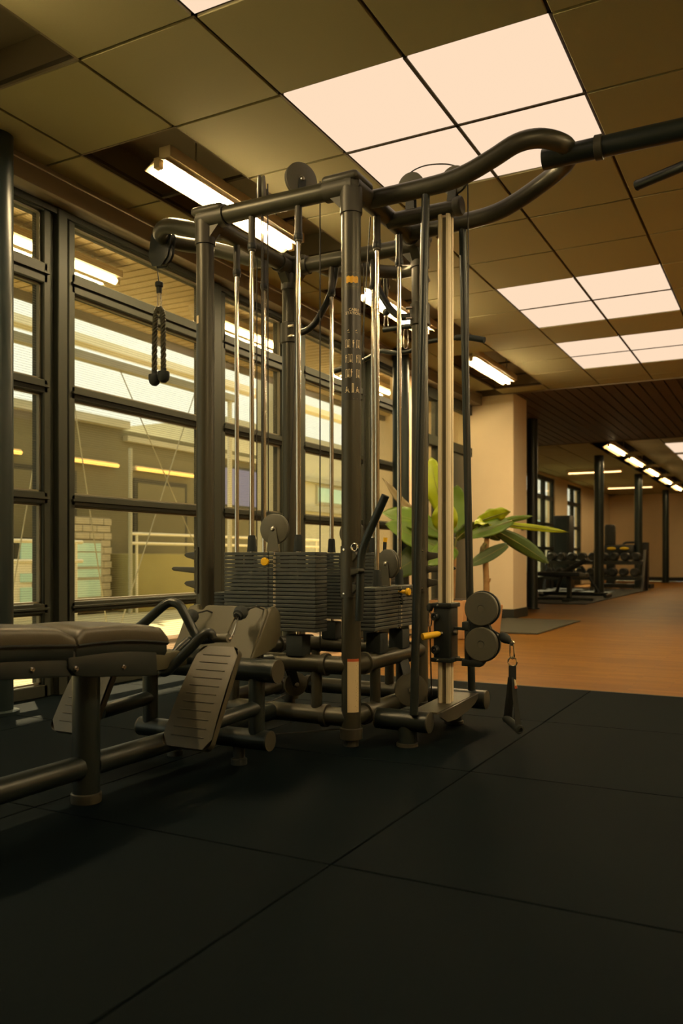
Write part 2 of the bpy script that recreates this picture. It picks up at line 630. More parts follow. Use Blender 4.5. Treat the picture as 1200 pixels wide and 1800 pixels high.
# ---- windows
TR = [(0.0, 0.07), (0.455, 0.512), (1.055, 1.122), (1.66, 1.737), (2.262, 2.375), (2.655, 2.70)]
WINS = [(2.05, 3.345, 'narrow tall window beside the round steel column at the photo edge'),
        (3.515, 4.775, 'wide tall window behind the hanging rope'),
        (4.965, 5.80, 'narrow tall window seen between the guide rods'),
        (6.105, 7.25, 'tall bright window behind the tower centre'),
        (7.44, 8.28, 'last tall window before the white wall pier'),
        (-2.5, 1.9, 'broad window on the near end of the glazed wall')]
for n, (y0, y1, lab) in enumerate(WINS):
    w = thing('window_%d' % (n + 1), lab, 'window', (WX, y0, 0), kind='structure')
    for z0, z1 in TR:
        MB().bb(WX - 0.05, WX + 0.045, y0, y1, z0, z1).build('transom', 'frame_dark', w, bevel=0.006, bseg=1)
        if 0.3 < z0 < 2.6:
            MB().bb(WX - 0.01, WX + 0.062, y0, y1, (z0 + z1) / 2 - 0.006, (z0 + z1) / 2 + 0.006).build('transom_bead', 'frame_dark', w)
    for a, b in ((y0 - 0.02, y0 + 0.03), (y1 - 0.03, y1 + 0.02)):
        MB().bb(WX - 0.05, WX + 0.045, a, b, 0, 2.70).build('jamb', 'frame_dark', w, bevel=0.006, bseg=1)
    for (a0, a1), (b0, b1) in zip(TR[:-1], TR[1:]):
        MB().bb(WX - 0.010, WX - 0.004, y0 + 0.02, y1 - 0.02, a1 - 0.01, b0 + 0.01).build('pane', 'glass', w, smooth=False)
        # slim glazing beads round the pane
        gb = MB()
        gb.bb(WX + 0.0, WX + 0.02, y0 + 0.03, y0 + 0.042, a1, b0)
        gb.bb(WX + 0.0, WX + 0.02, y1 - 0.042, y1 - 0.03, a1, b0)
        gb.bb(WX + 0.0, WX + 0.02, y0 + 0.03, y1 - 0.03, a1, a1 + 0.010)
        gb.bb(WX + 0.0, WX + 0.02, y0 + 0.03, y1 - 0.03, b0 - 0.010, b0)
        gb.build('glazing_bead', 'frame_light', w)
for k, (y0, y1) in enumerate(((1.9, 2.05), (3.345, 3.515), (4.775, 4.965), (5.80, 6.105), (7.25, 7.44))):
    m = MB()
    m.bb(WX - 0.07, WX + 0.03, y0 + 0.01, y1 - 0.01, 0, 2.70)
    m.bb(WX + 0.03, WX + 0.07, y0 + 0.05, y1 - 0.05, 0, 2.70)
    o = m.build('window_post', 'frame_dark', bevel=0.005, bseg=1)
    tag(o, ['dark window post out past the round column', 'broad dark window post left of the hanging rope', 'dark window post half hidden by the front corner pipe',
            'dark window post hidden behind the rear corner pipe', 'dark window post right of the labelled pipe'][k], 'window post', kind='structure')

# ---- left wall beyond the windows
o = MB().bb(-3.80, -3.58, 8.28, 8.78, 0, 3.0).build('wall_left', 'wall_white')
tag(o, 'cream wall pier between the tall windows and the door', 'wall', kind='structure')
d = thing('door_1', 'dark glazed door set beside the cream pillar', 'door', (WX, 8.78, 0), kind='structure')
MB().bb(-3.70, -3.60, 8.78, 8.88, 0, 2.7).build('frame', 'frame_dark', d)
MB().bb(-3.70, -3.60, 9.20, 9.30, 0, 2.7).build('frame', 'frame_dark', d)
MB().bb(-3.70, -3.60, 8.78, 10.35, 2.58, 2.82).build('frame', 'frame_dark', d)
MB().bb(-3.70, -3.60, 8.78, 10.35, 2.05, 2.16).build('frame', 'frame_dark', d)
MB().bb(-3.68, -3.62, 9.62, 10.35, 0.0, 2.05).build('door_leaf', 'column_dark', d, bevel=0.004)
MB().bb(-3.655, -3.645, 8.88, 9.62, 0.05, 2.06).build('pane', 'glass', d)
MB().bb(-3.655, -3.645, 8.88, 10.35, 2.16, 2.58).build('pane', 'glass', d)
MB().bb(-3.70, -3.60, 8.78, 9.62, 0.0, 0.06).build('frame', 'frame_dark', d)
h = MB()
h.tube(fillet([(-3.62, 9.70, 1.0), (-3.57, 9.70, 1.0), (-3.57, 9.82, 1.0)], 0.02), 0.009, 8)
h.build('door_handle', 'steel', d)

p = thing('wall_pillar', 'square cream pillar beside the banana plant', 'pillar', (-3.4, 10.65, 0), kind='structure')
MB().bb(-3.80, -3.06, 10.35, 10.95, 0.0, 3.0).build('pillar_body', 'wall_white', p, bevel=0.004, bseg=1)
MB().bb(-3.80, -3.047, 10.337, 10.963, 0.0, 0.115).build('skirting', 'skirting', p)
sw = MB().bb(-3.062, -3.046, 10.69, 10.77, 1.11, 1.20).bb(-3.047, -3.040, 10.705, 10.755, 1.125, 1.185).build('light_switch', 'grey_switch', bevel=0.003)
tag(sw, 'small grey switch plate on the cream pillar', 'switch')

# ---- timber slat ceiling strip, then the far tile ceiling
sl = thing('slat_ceiling', 'dark timber slat ceiling strip beyond the pillar', 'ceiling', (0, 10.35, CZ), kind='structure')
MB().bb(-5.4, 4.2, 10.35, 15.45, CZ + 0.03, CZ + 0.05).build('backing', 'plenum', sl)
src = None
x = -5.35
while x < 4.1:
    if src is None:
        src = MB().bb(-0.065, 0.065, 10.36, 15.45, CZ, CZ + 0.025).build('slat', 'slat_dark', sl, org=(0, 10.35, CZ), bevel=0.004, bseg=1)
        src.location = (x, 0, 0)
    else:
        share('slat', src, sl, (x, 0, 0))
    x += 0.142
o = MB().bb(-3.9, 4.2, 10.345, 10.375, CZ - 0.012, 3.0).build('trim_4', 'wall_trim')
tag(o, 'pale edge profile where tiles meet the timber slats', 'trim', kind='structure')
o = MB().bb(-5.4, 4.2, 15.44, 15.47, CZ - 0.012, 3.0).build('trim_5', 'wall_trim')
tag(o, 'pale edge profile at the far side of the timber slats', 'trim', kind='structure')

fc = thing('ceiling', 'far tile ceiling above the dumbbell area', 'ceiling', (0, 0, CZ), kind='structure')
FAR_PAN = [(-2.006, 16.2), (-2.006, 18.06)]
FAR_REC = [15.47, 17.954, 20.438, 22.922, 25.406]
jy = [15.47 + PY * k for k in range(0, 22)]
for k, x0 in enumerate([-5.006 + 0.6 * i for i in range(0, 12)]):
    for y0 in jy[:-1]:
        rec = abs(x0 + 3.206) < 0.02 and any(r - 0.01 < y0 < r + 3 * PY - 0.01 for r in FAR_REC)
        if rec:
            continue
        ceil_tile(x0, x0 + 0.6, y0, y0 + PY, fc)
MB().bb(2.19, 4.2, 15.47, 28.95, CZ, CZ + 0.02).bb(-5.4, -5.006, 15.47, 28.95, CZ, CZ + 0.02).build('border_board', 'ceiling_tile', fc)
MB().bb(-5.4, 4.2, 28.5, 28.95, CZ, CZ + 0.02).build('border_board', 'ceiling_tile', fc)
MB().bb(-3.2, -2.6, 15.5, 28.5, 2.97, 2.98).build('recess_top', 'plenum', fc)

# ---- enclosing walls
o = MB().bb(-5.4, 4.3, 28.95, 29.15, 0, 3.02).build('wall_back', 'wall_white')
tag(o, 'plain cream end wall behind the far columns', 'wall', kind='structure')
o = MB().bb(-5.3, 4.2, 28.925, 28.95, 0, 0.13).build('baseboard_back', 'skirting')
tag(o, 'dark skirting along the end wall', 'baseboard', kind='structure')
fw = thing('wall_far_left', 'cream wall with two window bays beside the dumbbell rack', 'wall', (-5.35, 11.0, 0), kind='structure')
for a, b in ((10.95, 18.9), (21.6, 22.95), (24.7, 29.0)):
    MB().bb(-5.5, -5.3, a, b, 0, 3.02).build('wall_section', 'wall_white', fw)
for a, b in ((18.9, 21.6), (22.95, 24.7)):
    MB().bb(-5.5, -5.3, a, b, 2.75, 3.02).build('wall_section', 'wall_white', fw)
MB().bb(-5.5, -3.78, 10.9, 11.05, 0, 3.02).build('wall_section', 'wall_white', fw)
for n, (a, b, lab) in enumerate(((18.9, 21.6, 'far window bay nearer the black column'), (22.95, 24.7, 'far window bay nearer the end wall'))):
    w = thing('window_%d' % (7 + n), lab, 'window', (-5.4, a, 0), kind='structure')
    nd = 3 if n == 0 else 2
    for k in range(nd + 1):
        y = a + (b - a) * k / nd
        MB().bb(-5.43, -5.33, y - 0.05, y + 0.05, 0, 2.75).build('jamb', 'frame_dark', w)
    for z0, z1 in ((0, 0.3), (0.95, 1.03), (1.55, 1.63), (2.2, 2.3), (2.66, 2.75)):
        MB().bb(-5.43, -5.33, a, b, z0, z1).build('transom', 'frame_dark', w)
    for k in range(nd):
        ya, yb = a + (b - a) * k / nd + 0.05, a + (b - a) * (k + 1) / nd - 0.05
        for z0, z1 in ((0.3, 0.95), (1.03, 1.55), (1.63, 2.2), (2.3, 2.66)):
            MB().bb(-5.385, -5.378, ya, yb, z0, z1).build('pane', 'glass', w, smooth=False)
o = MB().bb(4.2, 4.4, -2.7, 29.1, 0, 3.02).build('wall_right', 'wall_white')
tag(o, 'cream side wall of the hall', 'wall', kind='structure')
o = MB().bb(-3.8, 4.3, -2.8, -2.6, 0, 3.02).build('wall_front', 'wall_white')
tag(o, 'cream wall at the near end of the hall', 'wall', kind='structure')

# ---- round steel columns along the window line
COLS = [(-3.43, 2.86, 0.082, 'dark round steel column at the photo edge by the windows'),
        (-3.40, 7.66, 0.082, 'dark round steel column seen through the tower rods'),
        (-3.40, 12.47, 0.080, 'dark round steel column just past the cream pillar'),
        (-3.42, 17.55, 0.095, 'dark round steel column in front of the dumbbell rack'),
        (-3.32, 21.9, 0.095, 'dark round steel column behind the end of the rack'),
        (-3.36, 27.4, 0.095, 'farthest dark round steel column by the end wall')]
for x, y, r, lab in COLS:
    m = MB()
    m.lathe((x, y, 0), (0, 0, 1), [(r * 1.35, 0), (r * 1.35, 0.015), (r, 0.02), (r, 2.80), (r * 1.02, 2.83), (r * 1.02, 3.0)], 28)
    o = m.build('steel_column', 'column_dark', org=(x, y, 0))
    tag(o, lab, 'column', 'round steel columns', kind='structure')

# ================================================================== CEILING LIGHTS
PL = ['backlit panel group cut off by the top photo edge', 'large backlit panel group above the crossover beam', 'backlit panel group further back over the rubber edge',
      'backlit panel group nearest the timber slat ceiling', 'added unseen backlit panel group overhead to the side', 'added unseen backlit panel group to the side, second row',
      'added unseen backlit panel group to the side, third row', 'added unseen backlit panel group to the side, fourth row']


def panel_light(px, py, lab, full=True):
    t = thing('ceiling_light_panel', lab, 'ceiling light', (px + 0.6, py + PY, CZ), 'backlit ceiling panels')
    for a in (0, 1):
        for b in (0, 1):
            MB().bb(px + 0.6 * a + 0.009, px + 0.6 * a + 0.591, py + PY * b + 0.009, py + PY * b + PY - 0.009, CZ + 0.004, CZ + 0.014).build('diffuser', 'panel_light', t, smooth=False)
    f = MB()
    f.bb(px, px + 1.2, py + PY - 0.008, py + PY + 0.008, CZ - 0.001, CZ + 0.012)
    f.bb(px + 0.592, px + 0.608, py, py + 2 * PY, CZ - 0.001, CZ + 0.012)
    f.build('divider', 'grid_bar', t)
    MB().bb(px, px + 1.2, py, py + 2 * PY, CZ + 0.016, CZ + 0.05).build('housing', 'plenum', t)


for (px, py), lab in zip(PANELS, PL):
    panel_light(px, py, lab)
for (px, py), lab in zip(FAR_PAN, ['far backlit panel group past the slats', 'farthest backlit panel group over the hall']):
    t = thing('ceiling_light_panel', lab, 'ceiling light', (px + 0.6, py + PY, CZ), 'backlit ceiling panels')
    for a in (0, 1):
        for b in (0, 1):
            MB().bb(px + 0.6 * a + 0.009, px + 0.6 * a + 0.591, py + 0.75 * b + 0.02, py + 0.75 * b + 0.70, CZ - 0.012, CZ - 0.002).build('diffuser', 'panel_light', t, smooth=False)


def tube_light(c, L, axis, lab, glow='tube_glow', w=1.0, cat='tube light'):
    """batten with a slanted reflector, two lamp holders and one tube; axis 'x' or 'y'"""
    t = thing('tube_light', lab, cat, c, 'fluorescent tube lights')
    cx, cy, cz = c

    def put(mb, name, m, **k):
        if axis == 'x':
            mb.v = [(cx + (p[1] - cy), cy - (p[0] - cx), p[2]) for p in mb.v]
        return mb.build(name, m, t, **k)
    h = L / 2
    put(MB().bb(cx + 0.010, cx + 0.085, cy - h, cy + h, cz + 0.015, cz + 0.075), 'batten', 'lamp_paint', bevel=0.006)
    rf = MB()
    rf.prism([(cx - 0.085 * w, cz - 0.022), (cx - 0.080 * w, cz - 0.026), (cx + 0.0, cz + 0.022), (cx + 0.0, cz + 0.028)], 'y', cy - h, cy + h)
    rf.prism([(cx + 0.0, cz + 0.022), (cx + 0.0, cz + 0.028), (cx + 0.06 * w, cz + 0.006), (cx + 0.058 * w, cz + 0.0)], 'y', cy - h, cy + h)
    put(rf, 'reflector', 'lamp_paint', smooth=False)
    tb = MB().cyl((cx - 0.008, cy - h + 0.04, cz - 0.006), (cx - 0.008, cy + h - 0.04, cz - 0.006), 0.016, 14)
    put(tb, 'tube', glow)
    for s in (-1, 1):
        put(MB().bb(cx - 0.026, cx + 0.012, cy + s * (h - 0.02) - 0.018, cy + s * (h - 0.02) + 0.018, cz - 0.024, cz + 0.03), 'lamp_holder', 'lamp_paint', bevel=0.004)
    for s in (-0.6, 0.6):
        put(MB().cyl((cx + 0.04, cy + s * h, cz + 0.07), (cx + 0.04, cy + s * h, CZ + 0.18), 0.005, 8), 'hanger', 'steel')
    return t


TL = [(-0.43, 'tube light in the recess nearest the camera'), (4.015, 'long tube light hanging above the stack tower'),
      (6.33, 'tube light seen behind the pulldown bar'), (8.79, 'tube light above the cream pillar corner')]
for (y, lab), yy in zip(TL, (1.55, 4.015, 6.33, 8.79)):
    tube_light((-2.835, yy, 2.765), 1.33, 'y', lab)
for y, lab in ((16.35, 'first far tube light past the slats'), (18.62, 'second far tube light past the slats'), (21.05, 'third far tube light past the slats'),
               (23.6, 'fourth far tube light past the slats'), (26.05, 'fifth far tube light past the slats')):
    tube_light((-2.86, y, 2.765), 1.6, 'y', lab, 'far_tube_glow', w=1.4)
for y, lab in ((20.15, 'crosswise tube light above the dumbbell rack'), (25.05, 'crosswise tube light near the end wall')):
    tube_light((-4.03, y, 2.75), 1.27, 'x', lab, 'cross_tube_glow')
for yy, lab in ((1.55, 'added unseen tube light overhead to the side, first row'), (4.015, 'added unseen tube light overhead to the side, second row'), (6.33, 'added unseen tube light to the side, third row'),
                (8.79, 'added unseen tube light to the side, fourth row')):
    tube_light((0.765, yy, 2.765), 1.33, 'y', lab)  # unseen side lamps added as fill for the room

# ================================================================== OUTSIDE THE WINDOWS
o = MB().bb(-30, -3.75, -12, 45, -0.12, -0.03).build('courtyard_ground', 'courtyard')
tag(o, 'pale paved courtyard beyond the windows', 'ground', kind='structure')
sf = thing('soffit', 'slatted timber canopy soffit outside the windows', 'canopy', (-4.4, 3, 2.76), kind='structure')
MB().bb(-5.10, -3.72, -4, 11.0, 2.80, 3.1).build('canopy_slab', 'plenum', sf)
src = None
y = 0.6
while y < 10.9:
    if src is None:
        src = MB().bb(-5.09, -3.74, -0.042, 0.042, 2.765, 2.79).build('slat', 'slat_outside', sf, org=(-4.4, 0, 2.76))
        src.location = (0, y - 3, 0)
    else:
        share('slat', src, sf, (0, y - 3, 0))
    y += 0.105
MB().bb(-5.12, -5.08, -4, 11.0, 2.70, 3.12).build('fascia', 'frame_light', sf)
src = None
y = 0.5
while y < 10.8:      # bright light gaps along the window head, put in as glowing dashes
    o = MB().bb(-3.86, -3.845, y, y + 0.085, 2.738, 2.750).build('light_gap', 'strip_glow', sf, smooth=False)
    y += 0.13
SX = -4.085
for y, L, lab in ((1.75, 1.25, 'soffit tube light outside the narrow window'), (3.80, 1.25, 'soffit tube light outside the rope window'), (5.87, 1.25, 'soffit tube light outside the rod window'),
                  (8.27, 1.25, 'soffit tube light outside the last window')):
    t = thing('soffit_light', lab, 'tube light', (SX, y, 2.64), 'soffit tube lights')
    MB().bb(SX - 0.045, SX + 0.045, y - L / 2, y + L / 2, 2.68, 2.73).build('batten', 'lamp_paint', t, bevel=0.005)
    MB().cyl((SX, y - L / 2 + .03, 2.655), (SX, y + L / 2 - .03, 2.655), 0.022, 12).build('tube', 'soffit_glow', t)
    for e in (-1, 1):
        MB().bb(SX - .02, SX + .02, y + e * (L / 2 - .02) - .015, y + e * (L / 2 - .02) + .015, 2.635, 2.69).build('lamp_holder', 'lamp_paint', t)
        MB().cyl((SX, y + e * L * 0.3, 2.73), (SX, y + e * L * 0.3, 2.80), 0.006, 8).build('hanger', 'steel', t)

fb = thing('courtyard_building', 'dark olive building across the courtyard', 'building', (-10, 8, 0))
MB().bb(-11.5, -9.05, 1.0, 13.9, 0, 2.72).build('wall', 'facade', fb)
MB().bb(-11.6, -8.9, 0.9, 9.9, 2.72, 2.84).build('roof', 'pale_ledge', fb)
MB().bb(-11.6, -8.95, 9.9, 14.0, 2.55, 2.63).build('roof', 'pale_ledge', fb)
for a in (2.2, 4.0, 5.8, 7.6, 10.1, 12.0):
    wd = MB().bb(-9.06, -9.0, a, a + 1.3, 0.5, 2.0).build('window', 'frame_dark', fb)
    MB().bb(-9.0, -8.99, a + 0.07, a + 1.23, 0.57, 1.93).build('pane', 'facade', wd)
for (a, b, lab) in ((6.75, 7.90, 'amber wall strip light farthest along the courtyard wall'), (8.50, 9.72, 'amber wall strip light behind the broad window post'),
                    (10.10, 11.54, 'amber wall strip light behind the X brace')):
    t = thing('wall_strip_light', lab, 'wall light', (-8.97, (a + b) / 2, 2.14), 'amber wall strip lights')
    MB().bb(-9.05, -8.98, a, b, 2.12, 2.19).build('housing', 'lamp_paint', t)
    MB().cyl((-8.95, a + .03, 2.145), (-8.95, b - .03, 2.145), 0.026, 10).build('tube', 'strip_glow', t)

bp = thing('brick_pier', 'pale brick pier with a blue-green window across the courtyard', 'brick wall', (-8.6, 8.75, 0))
MB().bb(-8.88, -8.62, 8.35, 9.16, 0, 1.33).build('core', 'mortar', bp)
bsrc = MB().box((0, 0, 0), (0.03, 0.262, 0.088)).build('brick', 'brick', bp, org=(0, 0, 0), bevel=0.004, bseg=1)
bsrc.location = (-0.01, -9, -5)
first = True
for r in range(13):
    for c in range(4):
        yy = 8.21 + 0.27 * c + (0.135 if r % 2 else 0)
        zz = 0.055 + 0.101 * r
        y0, y1 = max(yy, 8.34), min(yy + 0.262, 9.17)
        if y1 - y0 < 0.04:
            continue
        if y0 < 8.94 and y1 > 8.42 and 0.20 < zz < 0.98:
            y1 = min(y1, 8.42) if y0 < 8.42 else y1
            if y0 > 8.42 and y1 < 9.0:
                continue
            if y0 > 8.42:
                y0 = max(y0, 8.96)
            if y1 - y0 < 0.03:
                continue
        if abs(y1 - y0 - 0.262) < 1e-4:
            loc = (-0.01, (y0 + y1) / 2 - 8.75, zz)
            if first:
                bsrc.location = loc
                first = False
            else:
                share('brick', bsrc, bp, loc)
        else:
            o = MB().box((0, 0, 0), (0.03, y1 - y0, 0.088)).build('brick', 'brick', bp, org=(0, 0, 0))
            o.location = (-0.01, (y0 + y1) / 2 - 8.75, zz)
wd = MB().bb(-8.62, -8.585, 8.37, 8.97, 0.18, 1.0).build('window', 'pale_ledge', bp)
for z0, z1 in ((0.22, 0.45), (0.49, 0.60), (0.64, 0.83), (0.85, 0.96)):
    MB().bb(-8.60, -8.58, 8.40, 8.94, z0, z1).build('pane', 'sky_reflection', wd)

pw_ = thing('pale_wall_block', 'whitewashed block with a blue-green window beside the brick pier', 'wall', (-8.6, 7.3, 0))
MB().bb(-8.95, -8.62, 6.6, 7.75, -0.03, 0.70).build('block', 'rail_white', pw_)
fr_ = MB().bb(-8.95, -8.63, 7.50, 7.95, 0.0, 1.02).build('window_frame', 'frame_dark', pw_)
for z0, z1 in ((0.70, 0.97), (0.45, 0.56), (0.18, 0.38)):
    MB().bb(-8.64, -8.60, 7.56, 7.86, z0, z1).build('pane', 'sky_reflection', fr_)

rl = thing('railing', 'white tube railing across the courtyard', 'railing', (-8.2, 12, 0))
for z in (1.10, 0.965):
    MB().cyl((-8.2, 9.1, z), (-8.2, 14.5, z), 0.022, 10).build('rail', 'rail_white', rl)
for yy in (9.25, 10.9, 12.6, 14.4):
    MB().cyl((-8.2, yy, -0.03), (-8.2, yy, 1.10), 0.02, 10).build('baluster', 'rail_white', rl)
MB().cyl((-8.2, 9.12, -0.03), (-8.2, 9.12, 2.3), 0.03, 10).build('post', 'pale_ledge', rl)
r2 = thing('railing', 'white tube railing seen through the narrow window', 'railing', (-7.6, 6.5, 0))
for z in (0.95, 0.72):
    MB().cyl((-7.6, 4.5, z), (-7.6, 7.6, z), 0.024, 10).build('rail', 'rail_white', r2)
for yy in (4.6, 7.5):
    MB().cyl((-7.6, yy, -0.03), (-7.6, yy, 0.95), 0.02, 10).build('baluster', 'rail_white', r2)
br = thing('cross_brace', 'thin steel rods crossing in an X outside the rope window', 'brace', (-6.2, 7.3, 0))
for a, b in (((-6.2, 6.72, 0.0), (-6.2, 8.02, 2.75)), ((-6.2, 8.63, 0.0), (-6.2, 6.72, 2.75)), ((-6.2, 6.56, 0), (-6.2, 6.0, 2.75)), ((-6.2, 5.26, 0), (-6.2, 5.83, 2.75))):
    MB().cyl(a, b, 0.006, 8).build('rod', 'pale_ledge', br)
MB().bb(-6.25, -6.15, 4.4, 8.8, 2.72, 2.80).build('tie_beam', 'pale_ledge', br)
for yy in (4.45, 8.7):
    MB().cyl((-6.2, yy, -0.03), (-6.2, yy, 2.75), 0.03, 12).build('post', 'rail_white', br)
ob = MB().bb(-8.9, -8.28, 9.36, 10.8, -0.03, 0.82).build('planter_block', 'block_olive', bevel=0.02)
tag(ob, 'low olive block wall under the railing in the courtyard', 'planter')
sc = thing('reflection', 'pale lilac glow panel copying a TV screen across the courtyard', 'reflection', (-8.98, 13, 1.7))  # glowing panel put in for a TV reflection in the glass
MB().bb(-9.04, -8.96, 12.25, 13.7, 1.68, 2.42).build('casing', 'frame_dark', sc)
MB().bb(-8.962, -8.955, 12.30, 13.65, 1.72, 2.38).build('reflected_display', 'tv_reflection_glow', sc)
wp = thing('brick_wall_pier', 'pale pier beside the guide rods outside', 'wall', (-5.6, 8.5, 0))
MB().bb(-5.75, -5.45, 8.64, 8.90, -0.03, 3.1).build('core', 'facade_pale', wp)
pb = thing('pale_building', 'pale rendered building with ledges beyond the courtyard', 'building', (-11, 22, 0))
MB().bb(-14, -10.5, 14.5, 44, -0.03, 3.7).build('wall', 'facade_pale', pb)
for z in (3.58, 2.62, 1.9):
    MB().bb(-10.5, -10.36, 14.45, 44, z, z + 0.12).build('ledge', 'pale_ledge', pb)
for k in range(8):
    a = 15.2 + 3.2 * k
    wd = MB().bb(-10.52, -10.46, a, a + 2.4, 2.1, 2.58).build('window', 'pale_ledge', pb)
    MB().bb(-10.47, -10.44, a + .08, a + 2.32, 2.16, 2.52).build('pane', 'sky_reflection', wd)
# white canopy beams over the court
for x, lab in ((-7.6, 'white canopy beam over the courtyard middle'),):
    o = MB().bb(x - 0.10, x + 0.10, 5.2, 16, 3.35, 3.45).build('canopy_beam', 'canopy_white', org=(x, 5.2, 3.35))
    tag(o, lab, 'canopy beam')

# ================================================================== CABLE STATION TOWER
XC, YC = -1.940, 3.41
X0, X1, Y0, Y1 = -2.306, -1.574, 3.05, 3.77
ZT = 2.27
RP = 0.0395
POSTS = [(X0, Y0), (X1, Y0), (X0, Y1), (X1, Y1)]
tw = thing('cable_station_tower', 'four-post bronze-grey cable station frame in the middle of the room', 'gym machine', (XC, YC, 0))
for i, (x, y) in enumerate(POSTS):
    o = MB().cyl((x, y, 0.05), (x, y, ZT - 0.02), RP, 28).build('post', 'tube_paint', tw)
    m = MB()
    m.lathe((x, y, 0), (0, 0, 1), [(0.030, 0), (0.030, 0.028), (0.046, 0.030), (0.047, 0.072), (0.0405, 0.075)], 28)
    m.build('foot', 'joint_paint', o)
    # corner joint: sleeves along the three tubes and a rounded cap
    sx = 1 if x < XC else -1
    sy = 1 if y < YC else -1
    m = MB()
    m.cyl((x, y, ZT - 0.115), (x, y, ZT + 0.02), 0.0455, 28)
    m.cyl((x - sx * 0.02, y, ZT), (x + sx * 0.115, y, ZT), 0.0465, 28)
    m.cyl((x, y - sy * 0.02, ZT), (x, y + sy * 0.115, ZT), 0.0465, 28)
    m.sphere((x, y, ZT), 0.0475, 20, 12)
    # triangular webs under the sleeves
    m.prism([(x + sx * 0.03, ZT - 0.10), (x + sx * 0.03, ZT - 0.02), (x + sx * 0.105, ZT - 0.02)], 'y', y - 0.022, y + 0.022)
    m.prism([(y + sy * 0.03, ZT - 0.10), (y + sy * 0.03, ZT - 0.02), (y + sy * 0.105, ZT - 0.02)], 'x', x - 0.022, x + 0.022)
    m.build('corner_joint', 'joint_paint', o)
    cp = MB()
    cp.prism([(x - sx * 0.050, y - sy * 0.050), (x + sx * 0.118, y - sy * 0.048), (x + sx * 0.118, y + sy * 0.046), (x + sx * 0.05, y + sy * 0.05),
              (x + sx * 0.046, y + sy * 0.118), (x - sx * 0.048, y + sy * 0.118)], 'z', ZT + 0.008, ZT + 0.047)
    cp.build('joint_cap', 'joint_paint', o, bevel=0.018, bseg=3)
# top ring and the two base rings
for nm, z, r in (('top_rail', ZT, 0.0385), ('stack_rail', 0.322, 0.0375), ('floor_rail', 0.112, 0.0375)):
    for a, b in (((X0, Y0), (X1, Y0)), ((X1, Y0), (X1, Y1)), ((X0, Y1), (X1, Y1)), ((X0, Y0), (X0, Y1))):
        va, vb = Vector((*a, z)), Vector((*b, z))
        o = MB().cyl(va, vb, r, 26).build(nm, 'tube_paint', tw)
        if z < 1:
            dd = (vb - va).normalized()
            for q in (va + dd * 0.118, vb - dd * 0.118):
                MB().lathe(q, dd, [(r, -0.013), (0.0465, -0.011), (0.0465, 0.011), (r, 0.013)], 26).build('collar', 'joint_paint', o)
for (x, y) in ((-1.735, Y0), (-2.15, Y0), (X1, 3.275), (X1, 3.545), (-1.735, Y1), (-2.15, Y1), (X0, 3.275), (X0, 3.545)):
    MB().cyl((x, y, 0.112), (x, y, 0.322), 0.023, 18).build('strut', 'tube_paint', tw)
# diagonal braces from the rear posts to the rear rail
for s, x in ((1, X0), (-1, X1)):
    pts = spline([(x + s * 0.03, 3.77, 1.93), (x + s * 0.10, 3.775, 1.935), (x + s * 0.165, 3.78, 1.99), (x + s * 0.235, 3.785, 2.11), (x + s * 0.265, 3.785, 2.235)], 6)
    o = MB().tube(pts, 0.017, 12).build('brace', 'black_tube', tw)
    MB().lathe((x, 3.77, 1.93), (0, 0, 1), [(0.0395, -0.055), (0.0475, -0.05), (0.0475, 0.05), (0.0395, 0.055)], 26).build('clamp', 'joint_paint', o)
    for zz in (1.905, 1.955):
        MB().cyl((x + s * 0.02, 3.725, zz), (x + s * 0.05, 3.72, zz), 0.007, 10).build('bolt', 'chrome', o)

# accessory hook brackets
def hook_bracket(px, py, dirv, zs=(0.603, 0.809)):
    """curved plate on a post carrying three hooks that point along dirv"""
    d = Vector((dirv[0], dirv[1], 0)).normalized()
    side = Vector((-d.y, d.x, 0))
    c = Vector((px, py, 0))
    m = MB()
    n = 10
    vs = []
    for rr in (0.0405, 0.0465):
        for z in zs:
            for k in range(n + 1):
                a = math.radians(-80 + 160 * k / n)
                v = c + (d * math.cos(a) + side * math.sin(a)) * rr
                vs.append((v.x, v.y, z))
    N = n + 1
    fs = []
    for k in range(n):
        fs += [(k, k + 1, N + k + 1, N + k), (2 * N + k, 3 * N + k, 3 * N + k + 1, 2 * N + k + 1), (k, 2 * N + k, 2 * N + k + 1, k + 1), (N + k, N + k + 1, 3 * N + k + 1, 3 * N + k)]
    fs += [(0, N, 3 * N, 2 * N), (n, 2 * N + n, 3 * N + n, N + n)]
    m.add(vs, fs)
    o = m.build('hook_bracket', 'joint_paint', tw)
    zm = (zs[0] + zs[1]) / 2

    def prong(z, L, h0, h1, t, up):
        poly = [(0.030, z - h0), (0.030, z + h0), (0.058, z + h0 * 0.62), (L - 0.012, z + h1 + up), (L, z + up), (L - 0.012, z - h1 + up), (0.058, z - h0 * 0.62)]
        mb = MB()
        vv = []
        for w in (-t, t):
            for a, b in poly:
                q = c + d * a + side * w
                vv.append((q.x, q.y, b))
        k = len(poly)
        ff = [tuple(range(k)), tuple(range(2 * k - 1, k - 1, -1))] + [(i, i + k, (i + 1) % k + k, (i + 1) % k) for i in range(k)]
        mb.add(vv, ff)
        mb.build('hook', 'joint_paint', o, bevel=0.003)
    prong(zm, 0.186, 0.022, 0.009, 0.013, 0.006)
    prong(zm + 0.064, 0.118, 0.030, 0.010, 0.006, 0.004)
    prong(zm - 0.064, 0.118, 0.030, 0.010, 0.006, 0.004)
    for z in (zs[0] + 0.014, zs[1] - 0.014):
        for a in (-52, 52):
            a = math.radians(a)
            v = d * math.cos(a) + side * math.sin(a)
            q = c + v * 0.0465
            MB().lathe((q.x, q.y, z), v, [(0, -0.002), (0.006, -0.001), (0.005, 0.002), (0, 0.003)], 10).build('screw', 'chrome', o)


